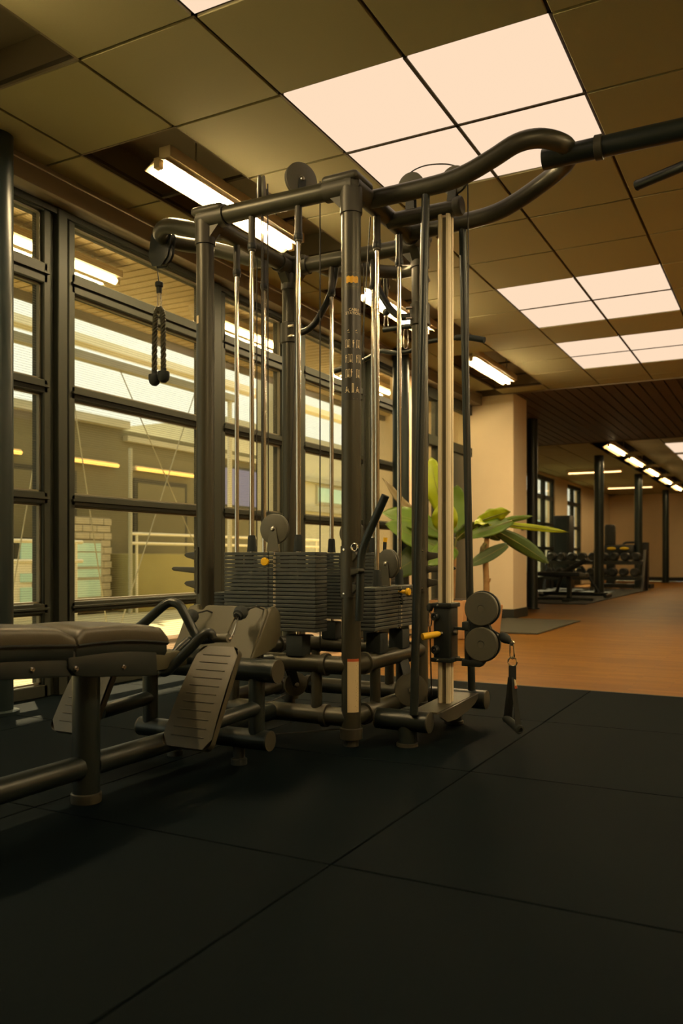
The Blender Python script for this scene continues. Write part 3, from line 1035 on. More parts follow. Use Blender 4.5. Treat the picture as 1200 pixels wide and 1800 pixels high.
hook_bracket(X0, Y0, (-1, 0.02))
hook_bracket(X1, Y0, (0.64, -0.77))
hook_bracket(X1, Y1 - 0.02, (0.98, 0.15))

# loops that carry the pulleys: one over each open side
def loop(pts, name='boom_loop'):
    return MB().tube(pts, 0.037, 18, caps=True).build(name, 'tube_paint', tw)


half = [(X1, 3.205, 2.270), (-1.40, 3.205, 2.270), (-1.235, 3.205, 2.274), (-1.13, 3.205, 2.292), (-1.03, 3.21, 2.330), (-0.94, 3.222, 2.372), (-0.865, 3.262, 2.392), (-0.805, 3.335, 2.396), (-0.785, 3.41, 2.394)]
mirror = [(x, 2 * YC - y, z - 0.012 * min(1, max(0, (x + 1.2) / 0.3))) for x, y, z in half[-2::-1]]
loop(spline(half + mirror, 5))
halfL = [(X0, 3.205, 2.270), (-2.42, 3.205, 2.285), (-2.55, 3.212, 2.335), (-2.68, 3.245, 2.378), (-2.79, 3.32, 2.392), (-2.83, 3.41, 2.394)]
loop(spline(halfL + [(x, 2 * YC - y, z) for x, y, z in halfL[-2::-1]], 5))
halfR = [(XC - 0.205, Y1, 2.270), (XC - 0.205, 3.92, 2.280), (XC - 0.20, 4.08, 2.330), (XC - 0.17, 4.24, 2.375), (XC - 0.09, 4.38, 2.39), (XC, 4.42, 2.39)]
loop(spline(halfR + [(2 * XC - x, y, z) for x, y, z in halfR[-2::-1]], 5))
# short centre beam that holds the adjustable column
MB().cyl((X1, YC, 2.252), (-1.235, YC, 2.252), 0.034, 22).build('centre_beam', 'tube_paint', tw)
MB().lathe((-1.235, YC, 2.257), (1, 0, 0), [(0.036, -0.03), (0.041, -0.02), (0.041, 0.0), (0.036, 0.006), (0, 0.006)], 26).build('end_cap', 'joint_paint', tw)

# head plate and pulleys of the rope side
hp = MB()
hp.prism([(-2.905, 2.43), (-2.80, 2.445), (-2.775, 2.40), (-2.80, 2.30), (-2.84, 2.255), (-2.90, 2.26), (-2.925, 2.32)], 'y', YC - 0.024, YC - 0.014)
hp.prism([(-2.905, 2.43), (-2.80, 2.445), (-2.775, 2.40), (-2.80, 2.30), (-2.84, 2.255), (-2.90, 2.26), (-2.925, 2.32)], 'y', YC + 0.014, YC + 0.024)
hp.build('head_plate', 'black_plastic', tw, bevel=0.003)
m = MB()
pulley(m, (-2.842, YC, 2.325), (0, 1, 0), 0.062)
m.build('pulley', 'black_plastic', tw)


def tower_pulley(c, n, r, plate=None, t=0.026):
    m = MB()
    pulley(m, c, n, r, t)
    o = m.build('pulley', 'grey_plastic', tw)
    nv = Vector(n).normalized()
    cv = Vector(c)
    b = MB()
    b.lathe(cv + nv * 0.014, nv, [(0, -0.032), (0.011, -0.030), (0.011, 0.004), (0.007, 0.009), (0, 0.010)], 14)
    b.build('axle', 'steel', o)
    if plate is not None:
        pv = Vector(plate)
        sd = nv.cross(pv - cv).normalized()
        for s in (-1, 1):
            vv = []
            for w in (0.0135, 0.0175):
                for q, hw in ((cv, 0.016), (pv, 0.020)):
                    for e in (-1, 1):
                        vv.append(q + sd * hw * e + nv * w * s)
            mb = MB()
            mb.add(vv, [(0, 1, 3, 2), (4, 6, 7, 5), (0, 4, 5, 1), (2, 3, 7, 6), (0, 2, 6, 4), (1, 5, 7, 3)])
            mb.build('fork', 'black_plastic', o)
    return o


tower_pulley((-1.876, 3.16, 2.400), (0.84, -0.54, 0), 0.075, (-1.876, 3.15, 2.30))
tower_pulley((-2.125, 3.23, 2.425), (0.86, 0.51, 0), 0.072, (-2.125, 3.20, 2.30), 0.040)
tower_pulley((-1.465, YC, 2.385), (0, -1, 0), 0.060, (-1.465, YC, 2.28))
tower_pulley((-1.265, YC, 2.370), (0, -1, 0), 0.060, (-1.275, YC, 2.27))
tower_pulley((-2.065, 4.44, 2.325), (0.93, 0.36, 0), 0.056, (-2.06, 4.42, 2.39))
tower_pulley((-1.815, 4.44, 2.325), (0.93, 0.36, 0), 0.056, (-1.82, 4.42, 2.39))
tower_pulley((-1.905, 3.16, 0.212), (0.80, -0.60, 0), 0.052, (-1.905, 3.11, 0.30))
tower_pulley((-1.50, 3.49, 0.172), (0.55, -0.83, 0), 0.074, (-1.55, 3.52, 0.30))
# cables that stay with the frame
cb = [[(-1.886, 3.14, 2.40), (-1.886, 3.13, 1.60), (-1.888, 3.075, 0.885)], [(-2.006, 3.06, 2.25), (-2.006, 3.06, 0.90)], [(-1.775, 3.15, 2.37), (-1.775, 3.15, 0.36)],
      [(-1.56, 3.50, 2.23), (-1.56, 3.49, 1.4), (-1.545, 3.475, 0.72)], [(-2.06, 3.18, 2.43), (-2.055, 3.18, 0.37)], [(-1.60, 3.28, 2.23), (-1.63, 3.16, 0.9), (-1.64, 3.12, 0.37)]]
for q in cb:
    MB().tube(q, 0.0027, 6).build('cable', 'cable', tw)
MB().tube(spline([(-1.205, YC - 0.006, 2.38), (-1.203, YC, 2.1), (-1.205, YC, 1.2), (-1.205, YC, 0.62)], 6), 0.0032, 6).build('cable', 'cable', tw)
MB().tube(spline([(-1.52, YC, 2.405), (-1.465, YC, 2.448), (-1.40, YC, 2.462), (-1.32, YC, 2.452), (-1.265, YC, 2.432), (-1.21, YC, 2.39)], 6), 0.003, 6).build('cable', 'cable', tw)
MB().tube([(-1.93, 3.12, 0.17), (-2.03, 2.86, 0.09), (-2.10, 2.65, 0.10)], 0.003, 6).build('cable', 'cable', tw)
MB().tube([(-1.60, 3.10, 0.06), (-1.90, 2.85, 0.045), (-2.05, 2.70, 0.06)], 0.003, 6).build('cable', 'cable', tw)

# ---- prints on the front post
CAMDIR = math.atan2(-Y0, -X1)     # the way the label faces


def on_post(x, y, R, a0, s, z):
    a = a0 + s / R
    return (x + R * math.cos(a), y + R * math.sin(a), z)


def post_patch(px, py, R, a0, s0, s1, z0, z1, n=10):
    m = MB()
    vs = []
    for z in (z0, z1):
        for k in range(n + 1):
            vs.append(on_post(px, py, R, a0, s0 + (s1 - s0) * k / n, z))
    m.add(vs, [(k, k + 1, n + 2 + k, n + 1 + k) for k in range(n)])
    return m


A0 = math.atan2(0 - Y0, 0 - X1) + math.radians(12)
lab = post_patch(X1, Y0, RP + 0.0006, A0, -0.040, 0.062, 1.395, 1.838, 16).build('instruction_label', 'label_black', tw)
pr = MB()


def plot_text(mb, s, sc, s_c, z_c, R):
    vs, fs = text_poly(s)
    mb.add([on_post(X1, Y0, R, A0, s_c + v[0] * sc, z_c + v[1] * sc) for v in vs], fs)


def seg(mb, a, b, w, R=RP + 0.0013):
    dx, dz = b[0] - a[0], b[1] - a[1]
    L = math.hypot(dx, dz) or 1e-6
    nx, nz = -dz / L * w / 2, dx / L * w / 2
    P = [(a[0] + nx, a[1] + nz), (b[0] + nx, b[1] + nz), (b[0] - nx, b[1] - nz), (a[0] - nx, a[1] - nz)]
    mb.add([on_post(X1, Y0, R, A0, *q) for q in P], [(0, 1, 2, 3)])


plot_text(pr, 'CABLE', 0.0155, 0.004, 1.757, RP + 0.0013)
plot_text(pr, 'STATIONS', 0.0155, 0.004, 1.743, RP + 0.0013)


def machine_icon(mb, s, z, w=0.017, h=0.032):
    for a in (0, 0.38, 0.66, 1.0):
        seg(mb, (s + w * a, z), (s + w * a, z + h), 0.0011)
    seg(mb, (s, z + h), (s + w, z + h), 0.0014)
    seg(mb, (s - 0.002, z), (s + w + 0.002, z), 0.0014)
    for k in range(4):
        seg(mb, (s + w * 0.42, z + 0.003 + 0.0022 * k), (s + w * 0.82, z + 0.003 + 0.0022 * k), 0.0012)


def man_icon(mb, s, z, h=0.030):
    seg(mb, (s, z), (s + 0.001, z + h * 0.5), 0.0022)
    seg(mb, (s + 0.001, z + h * 0.5), (s, z + h * 0.84), 0.0032)
    seg(mb, (s, z + h * 0.75), (s + 0.006, z + h * 0.62), 0.0014)
    seg(mb, (s - 0.0005, z + h * 0.9), (s + 0.003, z + h), 0.0036)


def sit_icon(mb, s, z):
    seg(mb, (s - 0.004, z), (s + 0.016, z), 0.0014)
    seg(mb, (s + 0.001, z + 0.004), (s + 0.003, z + 0.016), 0.0032)
    seg(mb, (s + 0.003, z + 0.018), (s + 0.005, z + 0.022), 0.0036)
    seg(mb, (s + 0.001, z + 0.004), (s + 0.010, z + 0.008), 0.0024)
    seg(mb, (s + 0.010, z + 0.008), (s + 0.014, z), 0.002)
    seg(mb, (s + 0.004, z + 0.013), (s + 0.012, z + 0.012), 0.0014)


machine_icon(pr, -0.031, 1.605)
man_icon(pr, -0.001, 1.605)
machine_icon(pr, 0.015, 1.605)
man_icon(pr, -0.031, 1.546)
machine_icon(pr, -0.021, 1.546)
man_icon(pr, 0.015, 1.546)
machine_icon(pr, 0.024, 1.546)
machine_icon(pr, -0.031, 1.486)
man_icon(pr, -0.008, 1.488)
machine_icon(pr, 0.014, 1.486)
sit_icon(pr, -0.031, 1.426)
machine_icon(pr, -0.005, 1.426, 0.007, 0.035)
sit_icon(pr, 0.014, 1.426)
for s0, s1, z in ((-0.024, -0.018, 1.672), (0.010, 0.016, 1.672)):
    seg(pr, (s0, z), (s1, z + 0.005), 0.0022)
    seg(pr, (s0, z - 0.006), (s1 + 0.004, z - 0.006), 0.001)
pr.build('pictogram_print', 'print_cream', lab)
d2 = MB()
for z in (1.735 - 0.008, 1.700, 1.592, 1.534, 1.474, 1.414):
    seg(d2, (-0.036, z), (0.05, z), 0.0008, RP + 0.0012)
seg(d2, (0.0, 1.401), (0.02, 1.401), 0.0018, RP + 0.0012)
d2.build('rule_print', 'print_dim', lab)
st = post_patch(X1, Y0, RP + 0.0009, A0, -0.029, 0.022, 1.866, 1.892, 10)
st.v = [(x, y, z + 0.0025 * math.sin(17 * i)) for i, (x, y, z) in enumerate(st.v)]
so = st.build('sun_sticker', 'sticker_yellow', tw)
m = MB()
for k in range(8):
    s0 = -0.031 + 0.0075 * k
    seg(m, (s0, 1.905 + 0.002 * (k % 2)), (s0 + 0.005, 1.907 + 0.002 * (k % 3)), 0.0016)
    seg(m, (s0, 1.851 + 0.002 * (k % 2)), (s0 + 0.005, 1.849 + 0.002 * (k % 3)), 0.0016)
seg(m, (-0.022, 1.879), (0.014, 1.8785), 0.0028)
m.build('sticker_print', 'print_dim', so)
wl = post_patch(X1, Y0, RP + 0.0008, A0, -0.024, 0.026, 0.141, 0.356, 10).build('warning_label', 'label_cream', tw)
m = MB()
m.add(*(lambda q: (q.v, q.f))(post_patch(X1, Y0, RP + 0.0012, A0, -0.024, 0.026, 0.345, 0.356, 10)))
m.build('red_band', 'label_red', wl)
m = MB()
z = 0.339
while z > 0.146:
    e = 0.022 - (random.random() * 0.012 if random.random() < 0.4 else 0)
    seg(m, (-0.021, z), (e, z), 0.0019)
    z -= 0.0054
m.build('text_lines', 'label_line', wl)
m = post_patch(X0, Y0, RP + 0.0008, math.atan2(-Y0, -X0), -0.05, -0.033, 1.80, 1.835, 5)
m.build('side_sticker', 'label_cream', tw)

# ================================================================== WEIGHT STACKS
def weight_stack(lab, centre, face, nplates, width=0.456, depth=0.10, zb=0.456, rods=0.117, nums=True, pin=1, lifted=True):
    """stack under a top rail; face is the outward direction of the pin holes"""
    cx, cy = centre
    fv = Vector((face[0], face[1], 0))
    sv = Vector((-fv.y, fv.x, 0))
    t = thing('weight_stack', lab, 'weight stack', (cx, cy, 0.36), 'weight stacks of the cable station')
    P = 0.0166

    def W(a, b, z):
        q = Vector((cx, cy, 0)) + sv * a + fv * b
        return (q.x, q.y, z)
    plate = None
    hole = None
    ztop = zb + nplates * P
    for k in range(nplates):
        z0 = zb + k * P
        m = MB()
        poly = [(-width / 2, -depth / 2), (width / 2, -depth / 2), (width / 2, depth / 2), (-width / 2, depth / 2)]
        if plate is None:
            vs = [W(a, b, zz) for zz in (z0, z0 + P - 0.0022) for a, b in poly]
            m.add(vs, [(0, 1, 2, 3), (7, 6, 5, 4), (0, 4, 5, 1), (1, 5, 6, 2), (2, 6, 7, 3), (3, 7, 4, 0)])
            plate = m.build('plate', 'plate_grey', t, bevel=0.0022, bseg=1)
            pl = plate
            h = MB()
            h.lathe(W(0, depth / 2 - 0.004, z0 + P / 2 - 0.001), fv, [(0, 0), (0.0048, 0), (0.0048, 0.0048), (0, 0.0048)], 12)
            hole = h.build('pin_hole', 'hole_black', pl)
        else:
            pl = share('plate', plate, t, (0, 0, k * P))
            share('pin_hole', hole, pl, (0, 0, 0))
        n = 5 * (nplates - k)
        if nums:
            vs, fs = text_poly(str(n))
            m = MB()
            m.add([W(0.030 + v[0] * 0.0125, depth / 2 + 0.0006, z0 + P / 2 - 0.001 + v[1] * 0.0125) for v in vs], fs)
            no = m.build('number', 'print_cream', pl)
            no.location = (0, 0, -k * P)
        if 0 <= nplates - 1 - k < 4:
            m = MB()
            for a in (-0.15, -0.10, 0.08, 0.16):
                q = W(a, depth / 2 - 0.001, z0 + P - 0.0022)
                vs = [W(a - 0.020, depth / 2 - 0.004, z0 - 0.0028), W(a + 0.020, depth / 2 - 0.004, z0 - 0.0028), W(a + 0.020, depth / 2 + 0.0004, z0 - 0.0028), W(a - 0.020, depth / 2 + 0.0004, z0 - 0.0028),
                      W(a - 0.020, depth / 2 - 0.004, z0 + 0.0012), W(a + 0.020, depth / 2 - 0.004, z0 + 0.0012), W(a + 0.020, depth / 2 + 0.0004, z0 + 0.0012), W(a - 0.020, depth / 2 + 0.0004, z0 + 0.0012)]
                m.add(vs, [(0, 1, 2, 3), (7, 6, 5, 4), (0, 4, 5, 1), (1, 5, 6, 2), (2, 6, 7, 3), (3, 7, 4, 0)])
            sp = m.build('slot_shade', 'hole_black', pl)  # slot shade put in as black boxes between the top plates
            sp.location = (0, 0, -k * P)
    for s in (-1, 1):
        x, y, _ = W(s * rods, 0, 0)
        r = MB().cyl((x, y, 0.44), (x, y, 2.24), 0.0105, 16).build('guide_rod', 'chrome', t)
        MB().lathe((x, y, 2.085), (0, 0, 1), [(0.0105, 0), (0.016, 0.002), (0.0175, 0.03), (0.0175, 0.045), (0.0155, 0.05), (0.0155, 0.150)], 18).build('rod_sleeve', 'joint_paint', r)
        MB().lathe((x, y, 2.095), (0, 0, 1), [(0.0175, 0), (0.0195, 0.003), (0.0195, 0.022), (0.0175, 0.025)], 18).build('rod_collar', 'black_plastic', r)
        MB().lathe((x, y, ztop), (0, 0, 1), [(0.021, 0), (0.0185, 0.035), (0.0175, 0.062), (0.0155, 0.066), (0.0155, 0.070), (0.0105, 0.071)], 18).build('bumper', 'rubber', r)
        q0 = W(s * rods - 0.04, -0.035, 0.358)
        q1 = W(s * rods + 0.04, 0.035, 0.440)
        MB().bb(min(q0[0], q1[0]), max(q0[0], q1[0]), min(q0[1], q1[1]), max(q0[1], q1[1]), 0.352, 0.440).build('rubber_block', 'rubber', t, bevel=0.005)
    # pulley yoke over the stack
    a = 0.0
    nv = (fv * 0.98 + sv * 0.1) if lifted else (Vector((-0.37, -0.93, 0)))
    c = Vector(W(0, 0.0, ztop + 0.096))
    m = MB()
    pulley(m, c, nv, 0.065, 0.03)
    po = m.build('pulley', 'grey_plastic', t)
    nn = nv.normalized()
    b = MB()
    b.lathe(c + nn * 0.016, nn, [(0, 0), (0.010, 0.0), (0.010, 0.005), (0.006, 0.008), (0, 0.008)], 14)
    b.build('axle', 'steel', po)
    sd = nn.cross(Vector((0, 0, 1)))
    vv = []
    for w in (0.0165, 0.0205):
        for z, hw in ((c.z + 0.012, 0.013), (ztop, 0.030)):
            for e in (-1, 1):
                q = c + nn * w + sd * hw * e
                vv.append((q.x, q.y, z))
    MB().add(vv, [(0, 1, 3, 2), (4, 6, 7, 5), (0, 4, 5, 1), (2, 3, 7, 6), (0, 2, 6, 4), (1, 5, 7, 3)]).build('yoke', 'grey_plastic', po, bevel=0.0015, bseg=1)
    MB().cyl((c.x, c.y, ztop - 0.004), (c.x, c.y, ztop + 0.045), 0.012, 12).build('stem', 'steel', t)
    for e in (-1, 1):
        q = c + sd * 0.0625 * e
        if e == 1:
            MB().tube([q, (q.x, q.y, 2.25)], 0.0026, 6).build('cable', 'cable', t)
    # selector pin
    zp = zb + (nplates - 1 - pin) * P + P / 2 - 0.001
    q = Vector(W(0, depth / 2, zp))
    k = MB()
    fo = (fv + sv * (0.25 if lifted else -0.05)).normalized()
    k.lathe(q, fo, [(0, -0.004), (0.0052, -0.004), (0.0052, 0.016), (0.0085, 0.018), (0.0085, 0.034), (0.0170, 0.040), (0.0180, 0.047), (0.0150, 0.053), (0, 0.055)], 20)
    k.build('selector_pin', 'yellow_plastic', t)
    return t


weight_stack('tall numbered weight stack facing the bench, yellow pin near its top', (XC, Y0), (0, -1), 20, pin=2)
weight_stack('shorter weight stack on the crossover side with a yellow pin', (X1, YC), (1, 0), 11, width=0.48, pin=1, lifted=False)
weight_stack('tall weight stack at the back, half hidden by the labelled pipe', (XC, Y1), (0, 1), 20, pin=5)
weight_stack('low weight stack on the window side of the tower', (X0, YC), (-1, 0), 9, pin=1)
# coiled tether of the crossover-side pin
m = MB()
pts = []
for k in range(60):
    a = k * 0.9
    u = k / 59
    pts.append((-1.515 + 0.006 * math.cos(a) + 0.012, 3.375 + 0.040 * math.sin(math.pi * u) * 0.6 + 0.006 * math.sin(a), 0.625 - 0.055 * math.sin(math.pi * u) - 0.02 * u))
m.tube(pts, 0.0022, 6)
o = m.build('pin_tether', 'rubber', org=(-1.515, 3.375, 0.57))
tag(o, 'black coiled tether hanging beside the shorter stack pin', 'cord')

# ================================================================== CROSSOVER BEAM AND ADJUSTABLE COLUMN
cbm = thing('crossover_beam', 'dark overhead crossover beam running off the photo edge', 'gym beam', (-0.85, YC, 2.37))
MB().cyl((-0.885, YC, 2.374), (1.75, YC, 2.374), 0.0405, 26).build('beam', 'black_tube', cbm)
MB().lathe((-0.664, YC, 2.374), (1, 0, 0), [(0.0405, -0.016), (0.0475, -0.014), (0.0475, 0.014), (0.0405, 0.016)], 26).build('collar', 'joint_paint', cbm)
for a, b in (((-0.06, YC, 2.335), (-0.557, 3.657, 2.300)), ((0.02, YC, 2.335), (0.50, 3.166, 2.300))):
    g = MB().tube(fillet([a, (a[0] + (b[0] - a[0]) * 0.2, a[1] + (b[1] - a[1]) * 0.2, 2.302), b], 0.04), 0.0205, 14).build('pull_up_grip', 'black_tube', cbm)
    d = (Vector(b) - Vector(a)).normalized()
    MB().cyl(Vector(b) - d * 0.002, Vector(b) + d * 0.006, 0.021, 14).build('grip_cap', 'rubber', g)
MB().cyl((1.72, YC, 0.0), (1.72, YC, 2.42), 0.0395, 24).build('end_post', 'tube_paint', cbm)
MB().lathe((1.72, YC, 0), (0, 0, 1), [(0.09, 0), (0.09, 0.012), (0.04, 0.02)], 24).build('foot', 'joint_paint', cbm)

ac = thing('adjustable_pulley_column', 'pale aluminium slide column with a sliding pulley carriage', 'gym machine', (-1.304, YC, 0))
# extruded column with a groove towards the camera
cpo = []
w, dp = 0.0262, 0.036
for (a, b) in [(-w, -dp + 0.006), (-w + 0.006, -dp), (-0.011, -dp), (-0.0085, -dp + 0.004), (-0.0085, -dp + 0.014), (0.0085, -dp + 0.014), (0.0085, -dp + 0.004), (0.011, -dp), (w - 0.006, -dp), (w, -dp + 0.006),
               (w, -0.009), (w - 0.012, -0.007), (w - 0.012, 0.007), (w, 0.009), (w, dp - 0.006), (w - 0.006, dp), (-w + 0.006, dp), (-w, dp - 0.006)]:
    an = math.radians(6)
    cpo.append((-1.304 + a * math.cos(an) - b * math.sin(an), YC + a * math.sin(an) + b * math.cos(an)))
MB().prism(cpo, 'z', 0.130, 2.222).build('slide_column', 'aluminium', ac, angle=25)
ga = math.radians(6)
MB().box((-1.304 - (-0.0225) * math.sin(ga), YC + (-0.0225) * math.cos(ga), 1.176), (0.0165, 0.002, 2.07), Matrix.Rotation(ga, 3, 'Z')).build('groove_strip', 'groove', ac)
for a, b in (((-1.312, 3.205, 2.255), (-1.328, 3.120, 0.135)), ((-1.302, 3.615, 2.255), (-1.285, 3.690, 0.145))):
    MB().cyl(a, b, 0.0172, 18).build('side_tube', 'black_tube', ac)
for (y, z, xa, xb, lab) in ((3.155, 0.102, -1.502, -1.278, ''), (3.690, 0.118, -1.48, -1.218, '')):
    o = MB().cyl((xa, y, z), (xb, y, z), 0.0425, 26).build('base_tube', 'black_tube', ac)
    for q, s in ((xa, -1), (xb, 1)):
        MB().lathe((q, y, z), (s, 0, 0), [(0.0425, -0.002), (0.0435, 0.0), (0.0425, 0.005), (0.036, 0.007), (0, 0.007)], 26).build('end_cap', 'joint_paint', o)
    m = MB()
    m.lathe((-1.372, y, 0), (0, 0, 1), [(0.043, 0), (0.043, 0.010), (0.038, 0.013), (0.038, z - 0.02)], 24)
    m.build('foot', 'black_tube', o)
    MB().lathe((-1.372, y, 0), (0, 0, 1), [(0.0445, 0.0), (0.0445, 0.012), (0.038, 0.014)], 24).build('foot_ring', 'joint_paint', o)
bp_ = MB()
bp_.prism([(3.20, 0.118), (3.21, 0.136), (3.665, 0.150), (3.68, 0.142), (3.61, 0.112), (3.52, 0.094), (3.38, 0.082), (3.27, 0.088)], 'x', -1.252, -1.242)
bp_.prism([(3.20, 0.118), (3.21, 0.136), (3.665, 0.150), (3.68, 0.142), (3.61, 0.112), (3.52, 0.094), (3.38, 0.082), (3.27, 0.088)], 'x', -1.372, -1.362)
bp_.prism([(3.18, 0.132), (3.18, 0.140), (3.665, 0.150), (3.665, 0.142)], 'x', -1.362, -1.252)
bp_.build('base_bracket', 'joint_paint', ac)

# carriage
cg = MB()
cg.bb(-1.344, -1.264, 3.362, 3.458, 0.330, 0.562)
co = cg.build('carriage', 'black_plastic', ac, bevel=0.012, bseg=3)
for z in (0.330, 0.562):
    MB().bb(-1.350, -1.258, 3.354, 3.466, z - 0.011, z + 0.008).build('flange', 'black_plastic', co, bevel=0.004)
    for a in (-1.318,):
        MB().lathe((a, 3.354, z - 0.002), (0, -1, 0), [(0, 0), (0.0065, 0), (0.0055, 0.004), (0, 0.005)], 10).build('screw', 'chrome', co)
for z in (0.512, 0.372):
    MB().lathe((-1.328, 3.362, z), (-0.25, -0.97, 0), [(0.0, 0), (0.018, 0), (0.0185, 0.014), (0.0150, 0.020), (0.0085, 0.020), (0.0080, 0.012), (0, 0.012)], 20).build('roller_knob', 'black_plastic', co)
    MB().lathe((-1.328, 3.362, z), (-0.25, -0.97, 0), [(0, 0.010), (0.0045, 0.010), (0.004, 0.017), (0, 0.018)], 10).build('screw', 'steel', co)
ye = Vector((-1.302, 3.362, 0.443))
yd = Vector((-0.62, -0.77, -0.13)).normalized()
MB().cyl(ye, ye + yd * 0.035, 0.007, 12).build('lever_pin', 'steel', co)
MB().lathe(ye + yd * 0.012, yd, [(0, 0), (0.009, 0.0), (0.0135, 0.010), (0.0140, 0.045), (0.0155, 0.075), (0.0145, 0.083), (0, 0.084)], 20).build('release_lever', 'yellow_plastic', co)
MB().lathe((-1.262, 3.40, 0.445), (1, 0, 0), [(0, 0), (0.013, 0), (0.013, 0.012), (0.009, 0.016), (0, 0.016)], 16).build('side_bolt', 'steel', co)
# pulley carrier arm
for z in (0.461, 0.330):
    MB().bb(-1.268, -1.185, 3.400, 3.420, z - 0.006, z + 0.006).build('arm', 'black_plastic', co)
m = MB()
m.bb(-1.214, -1.190, 3.392, 3.428, 0.318, 0.487)
m.bb(-1.224, -1.195, 3.388, 3.432, 0.455, 0.492)
m.prism([(-1.226, 0.305), (-1.226, 0.333), (-1.150, 0.333), (-1.128, 0.325), (-1.145, 0.305)], 'y', 3.388, 3.432)
m.prism([(-1.20, 0.44), (-1.20, 0.505), (-1.155, 0.505), (-1.11, 0.485), (-1.10, 0.465), (-1.12, 0.445)], 'y', 3.396, 3.424)
m.build('pulley_bracket', 'black_plastic', co, bevel=0.003)
for z in (0.549, 0.401):
    m = MB()
    m.lathe((-1.139, 3.41, z), (0, -1, 0), [(0, -0.028), (0.068, -0.028), (0.0715, -0.025), (0.0715, -0.014), (0.064, -0.006), (0.064, 0.006), (0.0715, 0.014), (0.0715, 0.025), (0.068, 0.028), (0.016, 0.029), (0.0145, 0.0265), (0, 0.0265)], 44)
    o = m.build('pulley_disc', 'grey_plastic', ac)
    tag(o, 'round matt grey pulley cover disc')
    MB().tube([(-1.139 + 0.0722 * math.cos(2 * math.pi * k / 40), 3.41, z + 0.0722 * math.sin(2 * math.pi * k / 40)) for k in range(40)], 0.0035, 6, closed=True).build('rim', 'rubber', o)
MB().tube([(-1.139, 3.41, 0.474), (-1.10, 3.408, 0.462), (-1.053, 3.402, 0.440)], 0.0035, 8).build('cable', 'cable', ac)
# cable anchor with a snap link beside the carriage
MB().lathe((-1.385, 3.43, 0.545), (0.2, 0, 1), [(0, -0.018), (0.012, -0.014), (0.016, 0.004), (0.010, 0.018), (0, 0.02)], 14).build('cable_stop', 'rubber', ac)
MB().tube(spline([(-1.385, 3.43, 0.525), (-1.378, 3.43, 0.515), (-1.378, 3.43, 0.475), (-1.385, 3.43, 0.465), (-1.392, 3.43, 0.475), (-1.392, 3.43, 0.515)], 4, True), 0.003, 6, closed=True).build('snap_link', 'steel', ac)
MB().tube([(-1.385, 3.43, 0.46), (-1.385, 3.45, 0.16)], 0.003, 6).build('cable', 'cable', ac)


def carabiner(mb, a, b, w, r, side):
    """snap link from point a to point b, half-width w along vector side"""
    a, b, sd = Vector(a), Vector(b), Vector(side).normalized()
    d = b - a
    pts = [a, a + d * 0.1 + sd * w * 0.7, a + d * 0.3 + sd * w * 0.85, a + d * 0.75 + sd * w, a + d * 0.95 + sd * w * 0.6, b,
           a + d * 0.95 - sd * w * 0.6, a + d * 0.75 - sd * w, a + d * 0.3 - sd * w * 0.85, a + d * 0.1 - sd * w * 0.7]
    mb.tube(spline(pts, 4, True), r, 8, closed=True)


# ---- stirrup handle on the column cable
sh = thing('stirrup_handle', 'black nylon stirrup handle hanging from the pulley column', 'handle', (-1.01, 3.40, 0.05))
bd = Vector((0.041, -0.002, -0.026)).normalized()
MB().lathe((-1.060, 3.402, 0.442), bd, [(0, -0.006), (0.010, -0.005), (0.019, 0.006), (0.0215, 0.020), (0.019, 0.034), (0.013, 0.044), (0.011, 0.050), (0, 0.050)], 20).build('cable_ball', 'rubber', sh)
m = MB()
m.box((-1.013, 3.40, 0.413), (0.022, 0.010, 0.020), Matrix.Rotation(math.radians(40), 3, 'Y'))
m.build('shackle', 'steel', sh, bevel=0.003)
m = MB()
carabiner(m, (-1.012, 3.40, 0.412), (-1.009, 3.40, 0.348), 0.0085, 0.0033, (1, 0.15, 0))
m.build('carabiner', 'chrome', sh)
m = MB()
m.tube([(-1.009 + 0.0185 * math.cos(a), 3.40, 0.334 + 0.019 * math.sin(a)) for a in [2 * math.pi * k / 24 for k in range(24)]], 0.0032, 8, closed=True)
m.build('ring', 'chrome', sh)


def strap(pts, w0, w1, sidev, t=0.0035, mt='webbing', name='strap', par=sh):
    n = len(pts)
    m = MB()
    vs = []
    sd = Vector(sidev).normalized()
    for i, p in enumerate(pts):
        p = Vector(p)
        tn = (Vector(pts[min(i + 1, n - 1)]) - Vector(pts[max(i - 1, 0)])).normalized()
        nn = tn.cross(sd).normalized()
        hw = (w0 + (w1 - w0) * i / (n - 1)) / 2
        for a, b in ((-1, -1), (1, -1), (1, 1), (-1, 1)):
            vs.append(p + sd * hw * a + nn * t / 2 * b)
    fs = [(3, 2, 1, 0), tuple(4 * (n - 1) + k for k in range(4))]
    for i in range(n - 1):
        for k in range(4):
            l = (k + 1) % 4
            fs.append((4 * i + k, 4 * i + l, 4 * i + 4 + l, 4 * i + 4 + k))
    m.add(vs, fs)
    return m.build(name, mt, par)


